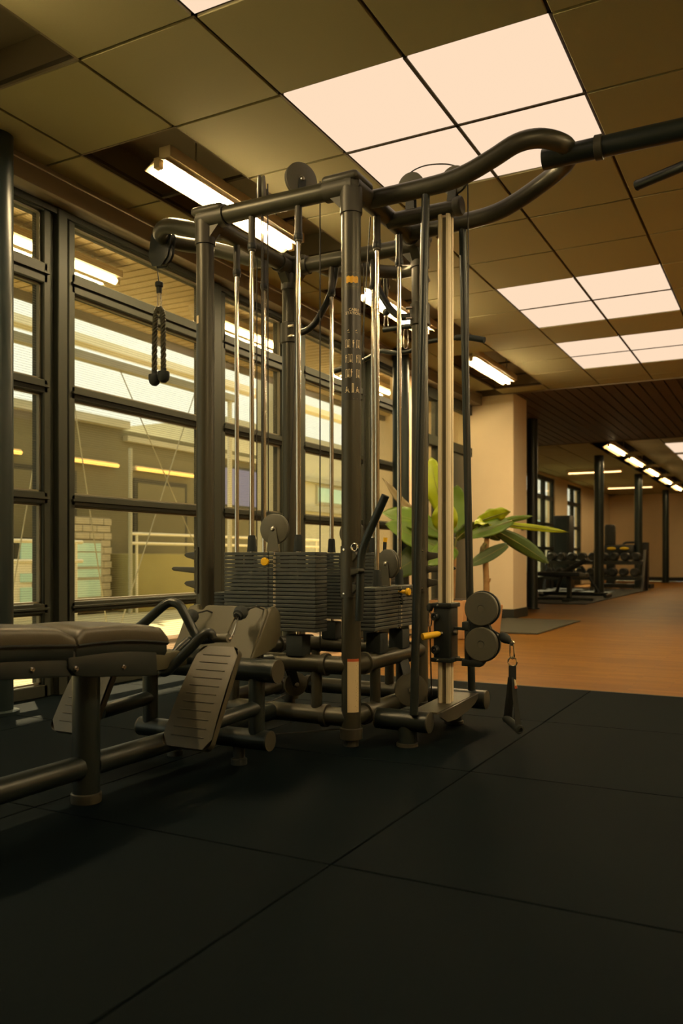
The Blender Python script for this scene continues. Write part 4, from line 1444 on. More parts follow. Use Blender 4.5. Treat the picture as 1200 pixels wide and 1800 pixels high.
strap([(-1.009, 3.40, 0.318), (-1.009, 3.40, 0.262)], 0.030, 0.030, (1, 0.15, 0), 0.010, name='strap_fold')
strap([(-1.013, 3.402, 0.27), (-1.022, 3.412, 0.20), (-1.040, 3.436, 0.10)], 0.030, 0.034, (1, 0.25, 0))
strap([(-1.004, 3.397, 0.27), (-0.998, 3.394, 0.20), (-0.985, 3.390, 0.110), (-0.980, 3.389, 0.075)], 0.018, 0.026, (0.75, 0.66, 0))
ga, gb_ = Vector((-1.050, 3.445, 0.092)), Vector((-0.975, 3.385, 0.062))
gd = (gb_ - ga)
MB().lathe(ga, gd, [(0, -0.006), (0.016, -0.004), (0.018, 0.004), (0.0165, 0.012), (0.0165, gd.length - 0.012), (0.019, gd.length - 0.006), (0.019, gd.length + 0.004), (0.012, gd.length + 0.006), (0.011, gd.length - 0.002), (0, gd.length - 0.002)], 20).build('grip', 'rubber', sh)
MB().box((-0.9985, 3.398, 0.245), (0.012, 0.004, 0.036), Matrix.Rotation(math.radians(-14), 3, 'Y')).build('tag', 'print_cream', sh)
MB().box((-0.9935, 3.3955, 0.232), (0.010, 0.002, 0.012), Matrix.Rotation(math.radians(-14), 3, 'Y')).build('red_tag_end', 'label_red', sh)

# ---- triceps rope on the window side
tr_ = thing('triceps_rope', 'short twisted rope with two rubber ends hanging before the window', 'rope handle', (-2.872, YC, 1.65))
MB().tube([(-2.900, YC, 2.31), (-2.886, YC, 2.26), (-2.873, YC, 2.18)], 0.003, 6).build('cable', 'cable', tr_)
MB().lathe((-2.872, YC, 2.125), (0, 0, 1), [(0, 0), (0.014, 0.0), (0.015, 0.030), (0.0205, 0.034), (0.0215, 0.052), (0.017, 0.058), (0, 0.058)], 18).build('cable_stop', 'rubber', tr_)
m = MB()
carabiner(m, (-2.872, YC, 2.128), (-2.870, YC, 2.045), 0.0095, 0.0034, (0.9, 0.45, 0))
m.build('carabiner', 'steel', tr_)
for k, z in enumerate((2.105, 2.085, 2.062)):
    m = MB()
    a0 = 0 if k % 2 else math.pi / 2
    m.tube([(-2.863 + 0.007 * math.cos(a) * math.cos(a0), YC + 0.007 * math.cos(a) * math.sin(a0), z + 0.013 * math.sin(a)) for a in [2 * math.pi * q / 14 for q in range(14)]], 0.0025, 6, closed=True)
    m.build('chain_link', 'steel', tr_)
m = MB()
m.tube([(-2.872 + 0.021 * math.cos(a), YC + 0.008 * math.cos(a), 2.035 + 0.021 * math.sin(a)) for a in [2 * math.pi * q / 20 for q in range(20)]], 0.004, 8, closed=True)
m.build('ring', 'steel', tr_)


def twisted(path, r, turns, name, par):
    """three-strand rope along a path"""
    m = MB()
    P = spline(path, 16)
    n = len(P)
    for s in range(3):
        pts = []
        for i, p in enumerate(P):
            t = (P[min(i + 1, n - 1)] - P[max(i - 1, 0)]).normalized()
            a = Vector((0, 1, 0)).cross(t).normalized()
            b = t.cross(a)
            ph = 2 * math.pi * (turns * i / (n - 1) + s / 3)
            pts.append(p + (a * math.cos(ph) + b * math.sin(ph)) * r * 0.60)
        m.tube(pts, r * 0.50, 8)
    return m.build(name, 'rope', par)


twisted([(-2.876, YC, 2.047), (-2.893, YC, 2.02), (-2.899, YC, 1.95), (-2.902, YC, 1.85), (-2.903, YC, 1.725)], 0.0140, 6, 'rope_strand', tr_)
twisted([(-2.868, YC, 2.047), (-2.850, YC, 2.02), (-2.846, YC, 1.95), (-2.845, YC, 1.85), (-2.844, YC, 1.735)], 0.0140, 6, 'rope_strand', tr_)
for x, z in ((-2.903, 1.680), (-2.843, 1.690)):
    MB().lathe((x, YC, z), (0, 0, 1), [(0, -0.031), (0.014, -0.028), (0.026, -0.016), (0.031, 0.004), (0.031, 0.024), (0.029, 0.028), (0.015, 0.030), (0.015, 0.045), (0, 0.045)], 22).build('rubber_end', 'rubber', tr_)

# ---- pulldown bar at the back
lb = thing('pulldown_bar', 'long bent pulldown bar hanging at the back of the tower', 'pulldown bar', (-1.945, 4.45, 1.93))
for x in (-2.068, -1.818):
    MB().tube([(x, 4.45, 2.33), (x, 4.45, 2.20)], 0.003, 6).build('cable', 'cable', lb)
    MB().sphere((x, 4.45, 2.185), 0.022, 14, 8).build('cable_ball', 'rubber', lb)
    m = MB()
    carabiner(m, (x, 4.45, 2.165), (x, 4.45, 2.085), 0.012, 0.004, (0.8, 0.6, 0))
    m.build('carabiner', 'chrome', lb)
MB().tube([(-2.085, 4.45, 2.083), (-1.80, 4.45, 2.083)], 0.0165, 12).build('spreader', 'black_tube', lb)
m = MB()
carabiner(m, (-1.945, 4.45, 2.075), (-1.945, 4.45, 1.958), 0.013, 0.004, (0.8, 0.6, 0))
m.build('carabiner', 'chrome', lb)
bar = spline([(-1.475, 4.445, 1.950), (-1.58, 4.45, 1.978), (-1.70, 4.45, 1.984), (-1.83, 4.45, 1.978), (-1.885, 4.45, 1.952), (-1.93, 4.45, 1.940), (-2.00, 4.45, 1.940), (-2.06, 4.45, 1.952), (-2.11, 4.45, 1.962),
              (-2.19, 4.45, 1.93), (-2.30, 4.45, 1.90), (-2.42, 4.445, 1.875)], 6)
MB().tube(bar, 0.0135, 12).build('bar', 'black_tube', lb)
MB().tube(bar[:10], 0.0165, 12).build('grip', 'rubber', lb)
MB().tube(bar[-10:], 0.0165, 12).build('grip', 'rubber', lb)

# ---- bent bar resting on the hooks of the front post
bb_ = thing('bent_grip_bar', 'dark bent bar with a steel ring leaning on the front post hooks', 'bar handle', (-1.485, 2.95, 0.53))
pth = spline([(-1.494, 2.962, 0.515), (-1.490, 2.962, 0.62), (-1.487, 2.962, 0.72), (-1.480, 2.962, 0.785), (-1.455, 2.962, 0.850), (-1.418, 2.962, 0.925), (-1.379, 2.962, 1.003)], 6)
MB().tube(pth, 0.0160, 16).build('bar', 'black_tube', bb_)
MB().tube([(-1.525 + 0.013 * math.cos(a), 2.985, 0.803 + 0.015 * math.sin(a)) for a in [2 * math.pi * q / 20 for q in range(20)]], 0.0035, 8, closed=True).build('ring', 'chrome', bb_)
# small bar end standing up behind the shorter stack
cbp = thing('capped_bar', 'short upright chrome bar end with a yellow cap', 'bar handle', (-1.60, 3.56, 0.80))
m = MB()
cx_, cy_ = -1.628, 3.47
MB().cyl((cx_, cy_, 0.66), (cx_ + 0.008, cy_ + 0.003, 0.835), 0.0085, 14).build('bar', 'rubber', cbp)
MB().cyl((cx_ + 0.008, cy_ + 0.003, 0.833), (cx_ + 0.010, cy_ + 0.004, 0.853), 0.0095, 14).build('cap', 'yellow_plastic', cbp)

# ================================================================== ROW BENCH
XR = -1.944
rb = thing('row_bench', 'low dark row bench with two footplates in the foreground', 'gym bench', (XR, 2.0, 0))


def zs(y):
    return 0.575 - 0.045 * max(0.0, (y - 1.55)) / 0.65


def pad(y0, y1, hw, lift, name):
    """rounded upholstered pad whose top follows the seat line"""
    m = MB()
    n, kx = 14, 10
    prof = []
    th = 0.056
    r = 0.020
    cs = []
    # cross-section in x (half-width) and z offset
    for a in range(7):
        t = math.pi / 2 * a / 6
        cs.append((hw - r + r * math.cos(t), -r + r * math.sin(t)))
    top = cs[:]
    sec = [(hw - 0.004, -th)] + [(hw, -th + 0.006)] + top + [(hw * 0.5, 0.005), (0, 0.006), (-hw * 0.5, 0.005)] + [(-a, b) for a, b in reversed(top)] + [(-hw, -th + 0.006), (-hw + 0.004, -th)]
    S = len(sec)
    vs = []
    for i in range(n + 1):
        u = i / n
        y = y0 + (y1 - y0) * u
        e = min(u, 1 - u) * (y1 - y0)
        drop = 0.0
        if e < 0.028:
            drop = 0.022 * (1 - math.sqrt(max(0, 1 - (1 - e / 0.028) ** 2)))
        crown = lift * math.sin(math.pi * u)
        for a, b in sec:
            zz = zs(y) + crown
            zz += (b if b < -0.03 else b - drop)
            vs.append((XR + a, y, zz))
    fs = []
    for i in range(n):
        for k in range(S):
            l = (k + 1) % S
            fs.append((i * S + k, i * S + l, (i + 1) * S + l, (i + 1) * S + k))
    fs.append(tuple(range(S)))
    fs.append(tuple(n * S + k for k in range(S - 1, -1, -1)))
    m.add(vs, fs)
    o = m.build(name, 'upholstery', rb, angle=60)
    # piping along the lower edge
    pp = []
    for i in range(n + 1):
        y = y0 + (y1 - y0) * i / n
        pp.append((XR + hw + 0.001, y, zs(y) + lift * math.sin(math.pi * i / n) - th + 0.008))
    MB().tube(pp, 0.003, 6).build('piping', 'rubber', o)
    # tray under the pad
    tr0 = MB()
    vs = []
    for i in range(n + 1):
        y = y0 + (y1 - y0) * i / n
        zz = zs(y) + lift * math.sin(math.pi * i / n) - th
        w = hw - 0.008
        for a, b in ((-w, 0.002), (w, 0.002), (w, -0.022), (w - 0.008, -0.034), (-w + 0.008, -0.034), (-w, -0.022)):
            vs.append((XR + a, y, zz + b))
    fs = []
    for i in range(n):
        for k in range(6):
            l = (k + 1) % 6
            fs.append((i * 6 + k, i * 6 + l, (i + 1) * 6 + l, (i + 1) * 6 + k))
    fs += [tuple(range(6)), tuple(n * 6 + k for k in range(5, -1, -1))]
    tr0.add(vs, fs)
    tr0.build('pad_tray', 'black_plastic', o)
    return o


pad(0.95, 1.785, 0.135, 0.004, 'seat_pad')
pad(1.795, 2.195, 0.135, 0.010, 'seat_pad')
# covers under the seat
m = MB()
m.prism([(0.95, 0.512), (1.60, 0.512), (1.79, 0.498), (1.80, 0.470), (1.77, 0.448), (1.79, 0.420), (1.72, 0.425), (1.53, 0.441), (0.95, 0.452)], 'x', XR - 0.118, XR + 0.118)
m.build('under_cover', 'black_plastic', rb, bevel=0.006, bseg=2)
m = MB()
m.prism([(1.765, 0.494), (2.15, 0.470), (2.155, 0.378), (2.09, 0.384), (1.86, 0.410), (1.80, 0.420), (1.77, 0.445)], 'x', XR - 0.124, XR + 0.124)
m.build('under_cover', 'black_plastic', rb, bevel=0.006, bseg=2)
for y, z, x in ((1.642, 0.456, 0.118), (1.795, 0.442, 0.1245), (1.993, 0.424, 0.124), (1.30, 0.47, 0.118)):
    MB().lathe((XR + x, y, z), (1, 0, 0), [(0, -0.004), (0.0085, -0.002), (0.0085, 0.003), (0.006, 0.006), (0.003, 0.006), (0.003, 0.003), (0, 0.003)], 16).build('bolt', 'chrome', rb)
MB().tube([(XR, 0.9, 0.475), (XR, 1.55, 0.468), (XR, 2.12, 0.412), (XR, 2.60, 0.395)], 0.028, 20).build('seat_beam', 'black_tube', rb)
m = MB()
m.prism([(2.135, 0.436), (2.15, 0.446), (2.36, 0.440), (2.36, 0.385), (2.155, 0.385), (2.165, 0.412)], 'x', XR - 0.08, XR + 0.084)
m.build('end_cover', 'panel_plastic', rb, bevel=0.008)
for y in (1.962, 0.98):
    o = MB().cyl((XR, y, 0.012), (XR, y, 0.43), 0.0425, 26).build('leg', 'black_tube', rb)
    MB().lathe((XR, y, 0), (0, 0, 1), [(0.046, 0), (0.047, 0.006), (0.047, 0.028), (0.043, 0.031)], 26).build('foot_ring', 'joint_paint', o)
MB().cyl((XR, 0.6, 0.112), (XR, 1.93, 0.112), 0.0365, 22).build('floor_rail', 'black_tube', rb)
MB().cyl((XR, 1.99, 0.112), (XR, 3.02, 0.112), 0.0365, 22).build('floor_rail', 'black_tube', rb)
# crossbars with posts
YB = 2.585
for z, xa, xb, r in ((0.098, -2.265, -1.668, 0.0365), (0.352, -2.265, -1.635, 0.0425)):
    o = MB().cyl((xa, YB, z), (xb, YB, z), r, 24).build('crossbar', 'black_tube', rb)
    for q, s in ((xa, -1), (xb, 1)):
        MB().lathe((q, YB, z), (s, 0, 0), [(r, -0.001), (r + 0.001, 0.002), (r, 0.006), (0, 0.006)], 24).build('end_cap', 'joint_paint', o)
for x in (-2.222, -1.722):
    o = MB().cyl((x, YB, 0.098), (x, YB, 0.352), 0.0300, 20).build('upright', 'black_tube', rb)
    MB().cyl((x, YB, 0.215), (x + (0.02 if x < XR else -0.0), 2.29, 0.205), 0.0270, 18).build('plate_arm', 'black_tube', rb)
for x in (-2.10, -1.80):
    m = MB()
    m.lathe((x, YB, 0), (0, 0, 1), [(0.03, 0), (0.03, 0.02), (0.022, 0.025), (0.022, 0.08)], 18)
    m.build('foot', 'rubber', rb)


def footplate(xc):
    """leaning ribbed footplate; top further away"""
    a = Vector((xc, 2.150, 0.150))
    b = Vector((xc, 2.345, 0.452))
    up = (b - a)
    L = up.length
    up.normalize()
    sd = Vector((1, 0, 0))
    nn = sd.cross(up).normalized()       # faces the seat
    if nn.y > 0:
        nn = -nn
    m = MB()
    w0, w1, cr = 0.098, 0.082, 0.028
    out = []
    for (sx_, sy_, cw) in ((-1, 0, w0), (1, 0, w0), (1, 1, w1), (-1, 1, w1)):
        cxx = sx_ * (cw - cr)
        cyy = cr if sy_ == 0 else L - cr
        st_ = {(-1, 0): 180, (1, 0): 270, (1, 1): 0, (-1, 1): 90}[(sx_, sy_)]
        for k in range(6):
            t = math.radians(st_ + 18 * k)
            out.append((cxx + cr * math.cos(t), cyy + cr * math.sin(t)))
    N = len(out)

    def curve(v):
        u = v / L
        return 0.012 * (1 - (2 * u - 1) ** 2)
    vs = []
    for off in (0.0, 0.022):
        for (p_, v) in out:
            q = a + sd * p_ + up * v + nn * (off + curve(v))
            vs.append(q)
    c0, c1 = len(vs), len(vs) + 1
    # rows for a smooth bowed face
    m.add(vs, [(i, (i + 1) % N, N + (i + 1) % N, N + i) for i in range(N)])
    rows = 10
    for off, flip in ((0.022, False), (0.0, True)):
        gv = []
        for r in range(rows + 1):
            v = L * r / rows
            # half width at this height inside the rounded outline
            wv = w0 + (w1 - w0) * r / rows
            e = min(v, L - v)
            if e < cr:
                wv = wv - cr + math.sqrt(max(0, cr * cr - (cr - e) ** 2))
            for s in (-1, 1):
                gv.append(a + sd * wv * s + up * v + nn * (off + curve(v)))
        ff = []
        for r in range(rows):
            q = (2 * r, 2 * r + 1, 2 * r + 3, 2 * r + 2)
            ff.append(q if not flip else q[::-1])
        m.add(gv, ff)
    o = m.build('footplate', 'footplate', rb, angle=50)
    for k in range(11):
        v = L * (0.10 + 0.08 * k)
        w = (w0 + (w1 - w0) * v / L) * 0.66
        q = a + up * v + nn * (0.0225 + curve(v))
        MB().tube([q - sd * w, q + sd * w], 0.0017, 6).build('tread_rib', 'footplate', o)
    return o


footplate(-1.694)
footplate(-2.190)
# plastic front panel with cable notches
pa, pb_ = Vector((XR, 2.605, 0.372)), Vector((XR, 2.725, 0.570))
pu = (pb_ - pa)
LP = pu.length
pu.normalize()
pn = Vector((1, 0, 0)).cross(pu)
if pn.y > 0:
    pn = -pn
hwt, hwb = 0.192, 0.184
outl = [(-hwb, 0), (hwb, 0), (hwt - 0.004, LP - 0.03), (hwt - 0.010, LP - 0.008), (hwt - 0.03, LP), (0.115, LP - 0.002), (0.105, LP - 0.020), (0.085, LP - 0.022), (0.075, LP - 0.004), (0.06, LP),
        (-0.09, LP), (-0.105, LP - 0.006), (-0.112, LP - 0.022), (-0.135, LP - 0.022), (-0.145, LP - 0.004), (-hwt + 0.03, LP), (-hwt + 0.010, LP - 0.008), (-hwt + 0.004, LP - 0.03)]
m = MB()
vs = []
for off in (0, 0.012):
    for a, v in outl:
        vs.append(pa + Vector((1, 0, 0)) * a + pu * v + pn * off)
N = len(outl)
m.add(vs, [tuple(range(N)), tuple(range(2 * N - 1, N - 1, -1))] + [(i, (i + 1) % N, N + (i + 1) % N, N + i) for i in range(N)])
fp = m.build('front_panel', 'panel_plastic', rb, bevel=0.003, bseg=1)
for s in (-1, 1):
    m = MB()
    x = XR + s * (hwt - 0.012)
    m.prism([(2.60, 0.385), (2.725, 0.568), (2.765, 0.575), (2.80, 0.545), (2.80, 0.46), (2.76, 0.415), (2.70, 0.40)], 'x', x - 0.012, x + 0.012)
    m.build('side_cheek', 'panel_plastic', fp, bevel=0.006)
    MB().cyl((XR + s * 0.14, 2.70, 0.352), (XR + s * 0.14, 2.74, 0.47), 0.024, 16).build('panel_post', 'black_tube', rb)
MB().cyl((XR, 2.58, 0.352), (XR, 3.03, 0.322), 0.030, 18).build('link_tube', 'black_tube', rb)

# ---- row handle lying at the bench end
rh = thing('row_grip_bar', 'double bent-tube row handle resting at the bench end', 'handle', (-1.85, 2.35, 0.36))
balls = [(-2.045, 2.615, 0.534), (-1.815, 2.615, 0.556)]
for bx, by, bz in balls:
    dv = Vector((0.10, -0.90, -0.42)).normalized()
    c = Vector((bx, by, bz))
    MB().lathe(c, dv, [(0, -0.028), (0.018, -0.026), (0.026, -0.014), (0.0275, 0.0), (0.022, 0.012), (0.022, 0.018), (0.016, 0.022), (0.014, 0.030), (0, 0.030)], 20).build('cable_ball', 'rubber', rh)
    MB().tube([c - dv * 0.02, (bx + 0.03, by + 0.06, bz + 0.022), (bx + 0.06, by + 0.14, bz - 0.01)], 0.0035, 6).build('cable', 'cable', rh)
# axle tube between the two links
YH = 2.38
AX0, AX1 = Vector((-1.905, 2.47, 0.475)), Vector((-1.700, 2.38, 0.487))
MB().tube([Vector((-1.790, 2.385, 0.483)), AX1], 0.0155, 16).build('axle', 'grey_plastic', rh)
for s, (bx, by, bz) in zip((0, 1), balls):
    st_ = Vector((bx, by, bz)) + Vector((0.10, -0.90, -0.42)).normalized() * 0.030
    en = (AX0 if s == 0 else AX1) + Vector((0.0, 0, -0.004))
    m = MB()
    carabiner(m, st_, en, 0.014, 0.0042, (1, -0.2, 0.1))
    m.build('carabiner', 'chrome', rh)
g1 = [(-2.052, 2.30, 0.505), (-2.020, 2.315, 0.530), (-1.962, 2.345, 0.588), (-1.937, 2.36, 0.604), (-1.905, 2.365, 0.597), (-1.885, 2.37, 0.570), (-1.848, 2.38, 0.500), (-1.828, 2.38, 0.478), (-1.800, 2.38, 0.478)]
MB().tube(spline(g1, 6), 0.0165, 16).build('grip_loop', 'black_tube', rh)
g2 = [(-1.748, 2.35, 0.488), (-1.752, 2.345, 0.504), (-1.768, 2.33, 0.500), (-1.800, 2.31, 0.462), (-1.850, 2.28, 0.402), (-1.872, 2.265, 0.377), (-1.893, 2.265, 0.374), (-1.897, 2.29, 0.392), (-1.880, 2.33, 0.440), (-1.862, 2.37, 0.472)]
MB().tube(spline(g2, 6), 0.0165, 16).build('grip_loop', 'black_tube', rh)
MB().tube(spline([(-1.865, 2.38, 0.478), (-1.82, 2.38, 0.476), (-1.765, 2.38, 0.482)], 5), 0.0165, 14).build('joining_tube', 'black_tube', rh)

# ================================================================== PLANTS
def leaf(par, base, tip, width, mtl, arch=0.1, roll=0.0, fold=0.18, droop=0.0, n=12, k=6, wave=0.0):
    """banana-type blade with a midrib fold, a bend along its length and real thickness"""
    b, t = Vector(base), Vector(tip)
    ax = (t - b)
    L = ax.length
    ax.normalize()
    up = Vector((0, 0, 1))
    if abs(ax.z) > 0.9:
        up = Vector((0.4, -1, 0)).normalized()
    sd = ax.cross(up).normalized()
    nn = sd.cross(ax).normalized()
    sd, nn = (sd * math.cos(roll) + nn * math.sin(roll)), (nn * math.cos(roll) - sd * math.sin(roll))
    vs = []
    rnd = random.random() * 6
    for i in range(n + 1):
        u = i / n
        w = width * (math.sin(math.pi * min(1, u * 0.93 + 0.07)) ** 0.62) * (1 if u < 0.97 else 0.5)
        c = b + ax * L * u + nn * arch * L * math.sin(math.pi * u) - Vector((0, 0, 1)) * droop * L * u * u
        for j in range(k + 1):
            s = -1 + 2 * j / k
            q = c + sd * w / 2 * s + nn * (fold * w / 2 * abs(s) + wave * width * math.sin(u * 17 + rnd + (2 if s > 0 else 0)) * abs(s))
            vs.append(q)
    fs = []
    for i in range(n):
        for j in range(k):
            a = i * (k + 1) + j
            fs.append((a, a + 1, a + k + 2, a + k + 1))
    m = MB()
    m.add(vs, fs)
    o = m.build('leaf', mtl, par, angle=180)
    md = o.modifiers.new('thickness', 'SOLIDIFY')
    md.thickness = 0.002
    mid = []
    for i in range(n + 1):
        u = i / n
        mid.append(b + ax * L * u + nn * arch * L * math.sin(math.pi * u) - Vector((0, 0, 1)) * droop * L * u * u - nn * 0.002)
    MB().tube(mid, [0.008 * (1 - 0.8 * i / n) for i in range(n + 1)], 6).build('midrib', 'stem', o)
    return o


def pot(par, x, y, r, h, mtl='pot_clay'):
    m = MB()
    m.lathe((x, y, 0), (0, 0, 1), [(0, 0), (r * 0.78, 0), (r * 0.80, 0.01), (r * 0.97, h - 0.03), (r, h - 0.025), (r, h), (r * 0.9, h), (r * 0.87, h - 0.05), (0, h - 0.05)], 32)
    o = m.build('pot', mtl, par)
    MB().lathe((x, y, h - 0.05), (0, 0, 1), [(0, 0.0), (r * 0.88, 0.0), (r * 0.86, 0.012), (0, 0.018)], 24).build('soil', 'soil', o)


bx, by = -2.640, 8.00
bn = thing('banana_plant', 'banana plant with drooping leaves before the cream pillar', 'potted plant', (bx, by, 0))
pot(bn, bx, by, 0.165, 0.30)
MB().tube(spline([(bx, by, 0.24), (bx + .004, by, 0.5), (bx - .003, by, 0.75), (bx + .012, by, 0.98)], 5), [0.034 - 0.0006 * i for i in range(16)], 12).build('stem', 'trunk', bn)
MB().tube(spline([(bx + 0.02, by - .01, 0.50), (bx + 0.045, by - .02, 0.535), (bx + 0.05, by - .02, 0.56)], 4), 0.008, 8).build('side_shoot', 'trunk', bn)
MB().tube([(bx + .005, by, 0.95), (bx + .01, by, 1.03), (bx + 0.02, by, 1.08)], [0.036, 0.046, 0.02], 10).build('leaf_sheath', 'leaf_dark', bn)
CR = Vector((bx + 0.01, by, 1.055))


def off(du, dv, dd=0.0, c=CR, s=0.00562):
    """shift in the plane facing the aisle: du to the right, dv down, dd away"""
    r = Vector((0.883, 0.469, 0))
    f = Vector((-0.469, 0.883, 0))
    return c + r * du * s + f * dd + Vector((0, 0, -dv * s))


leaf(bn, off(14, 4), off(104, 62, -0.10), 0.155, 'leaf_dark', arch=0.10, roll=1.35, fold=0.2)
leaf(bn, off(34, 30, -0.05), off(-36, 66, -0.12), 0.125, 'leaf_dark', arch=-0.04, roll=1.3, fold=0.2)
leaf(bn, off(14, -8), off(150, 7, 0.15), 0.065, 'leaf_bright', arch=0.03, roll=1.4, fold=0.15, wave=0.1)
leaf(bn, off(12, -8), off(88, -22, 0.2), 0.065, 'leaf_green', arch=0.02, roll=1.35, fold=0.2, wave=0.1)
leaf(bn, off(-18, -10, -0.1), off(36, -27, -0.15), 0.15, 'leaf_bright', arch=0.05, roll=1.1, fold=0.2, wave=0.12)
leaf(bn, off(44, -12, 0.0), off(-42, 18, -0.25), 0.15, 'leaf_green', arch=0.04, roll=1.2, fold=0.2, wave=0.05)
leaf(bn, off(2, -2, -0.05), off(-30, -4, -0.3), 0.12, 'leaf_bright', arch=0.1, roll=0.5, fold=0.2, wave=0.1)
leaf(bn, off(-4, 6), off(-70, 2, 0.1), 0.14, 'leaf_green', arch=0.08, roll=0.8, fold=0.2)
leaf(bn, off(0, 5), off(26, 22, 0.1), 0.12, 'leaf_green', arch=0.02, roll=0.7, fold=0.2)
leaf(bn, off(0, 25), off(-14, 50, -0.05), 0.05, 'leaf_brown', arch=0.2, roll=0.7, fold=0.4, wave=0.2)

qx, qy = -2.86, 7.65
pz = thing('paddle_leaf_plant', 'broad paddle-leaf plant half hidden behind the aluminium column', 'potted plant', (qx, qy, 0))
MB().bb(qx - 0.17, qx + 0.17, qy - 0.17, qy + 0.17, 0.0, 0.36).build('planter_box', 'pot_clay', pz, bevel=0.01)
MB().bb(qx - 0.155, qx + 0.155, qy - 0.155, qy + 0.155, 0.355, 0.366).build('soil', 'soil', pz)
MB().tube(spline([(qx, qy, 0.34), (qx + .01, qy, 0.6), (qx + .02, qy, 0.86)], 5), 0.026, 10).build('stem', 'trunk', pz)
C2 = Vector((qx + 0.02, qy, 0.86))


def of2(du, dv, dd=0.0):
    return off(du, dv, dd, C2, 0.00545)


for base, tip, w, mt, kw in (
        ((-20, -20, -.05), (-130, -58, -0.3), 0.26, 'leaf_green', dict(arch=0.10, roll=1.05)),
        ((-16, 8, -.10), (-125, -38, -0.45), 0.30, 'leaf_green', dict(arch=0.02, roll=1.15)),
        ((-20, 10, .0), (-118, 52, -0.2), 0.30, 'leaf_dark', dict(arch=0.22, roll=1.0)),
        ((-15, -10, .05), (-128, -118, -0.2), 0.17, 'leaf_brown', dict(arch=-0.05, roll=0.9)),
        ((-16, -55, .0), (-40, -160, 0.05), 0.22, 'leaf_bright', dict(arch=0.10, roll=0.3)),
        ((-24, -25, -.25), (-20, -78, -0.35), 0.24, 'leaf_bright', dict(arch=0.12, roll=0.1)),
        ((6, -25, .0), (8, -112, 0.1), 0.22, 'leaf_green', dict(arch=-0.1, roll=-0.2)),
        ((0, 0, -.05), (-52, 30, -0.3), 0.22, 'leaf_green', dict(arch=0.1, roll=0.9)),
        ((4, -15, .0), (48, -40, 0.0), 0.16, 'leaf_dark', dict(arch=0.12, roll=0.9)),
        ((2, 5, .0), (-75, 42, 0.1), 0.22, 'leaf_dark', dict(arch=0.15, roll=1.0))):
    leaf(pz, of2(*base), of2(*tip), w, mt, fold=0.12, wave=0.03, **kw)
    MB().tube(spline([of2(0, 10), (of2(0, 10) + of2(*base)) / 2 + Vector((0, 0, 0.02)), of2(*base)], 5), 0.0075, 6).build('leaf_stalk', 'stem', pz)

# ================================================================== FAR GYM AREA
o = MB().prism([(-3.12, 8.25), (-2.22, 8.33), (-2.22, 10.29), (-3.12, 10.30)], 'z', 0.0, 0.012).build('floor_mat', 'mat_grey')
tag(o, 'grey floor mat lying before the cream pillar', 'mat')
o = MB().bb(-5.25, -2.93, 13.95, 21.2, 0.0, 0.012).build('floor_mat', 'rubber')
tag(o, 'dark rubber mat under the far dumbbell rack and benches', 'mat')

rk = thing('dumbbell_rack', 'black two-tier dumbbell rack beside the far columns', 'dumbbell rack', (-4.0, 19.95, 0))
for x in (-5.08, -4.0, -2.90):
    o = MB()
    o.prism([(19.62, 0.012), (19.74, 0.012), (20.12, 0.86), (20.20, 0.86), (20.26, 0.012), (20.36, 0.012), (20.28, 0.93), (20.06, 0.93)], 'x', x - 0.03, x + 0.03)
    o.build('side_frame', 'black_plastic', rk)
for z, y in ((0.66, 19.98), (0.31, 19.80)):
    o = MB()
    o.box(((-5.08 - 2.90) / 2, y, z), (2.15, 0.30, 0.03), Matrix.Rotation(math.radians(12), 3, 'X'))
    o.build('shelf', 'black_plastic', rk)
    MB().bb(-5.08, -2.90, y - 0.17, y - 0.15, z - 0.06, z + 0.02).build('shelf_lip', 'black_plastic', rk)
db0 = None
ORD = ['first', 'second', 'third', 'fourth', 'fifth', 'sixth', 'seventh', 'eighth', 'ninth']


def dumbbell(x, y, z, lab, grp):
    global db0
    if db0 is None:
        r = thing('dumbbell', lab, 'dumbbell', (x, y, z), grp)
        hd = MB()
        hd.cyl((x, y - 0.085, z), (x, y + 0.085, z), 0.016, 12)
        h = hd.build('handle', 'steel', r)
        hs = []
        for s in (-1, 1):
            m = MB()
            m.lathe((x, y + s * 0.06, z), (0, s, 0), [(0, 0), (0.070, 0), (0.092, 0.012), (0.092, 0.075), (0.078, 0.088), (0.040, 0.088), (0.034, 0.082), (0, 0.082)], 18)
            hs.append(m.build('head', 'black_plastic', r))
        db0 = (r, [h] + hs)
        return
    r = db0[0].copy()
    COL.objects.link(r)
    r.location = (x, y, z)
    tag(r, lab, 'dumbbell', grp)
    for c in db0[1]:
        k = c.copy()
        COL.objects.link(k)
        k.parent = r


for i in range(9):
    x = -4.97 + 0.237 * i
    dumbbell(x, 19.97, 0.785, ORD[i] + ' dumbbell from the window end on the far rack upper shelf', 'dumbbells on the upper rack shelf')
for i in range(9):
    x = -4.97 + 0.237 * i
    dumbbell(x, 19.79, 0.435, ORD[i] + ' dumbbell from the window end on the far rack lower shelf', 'dumbbells on the lower rack shelf')

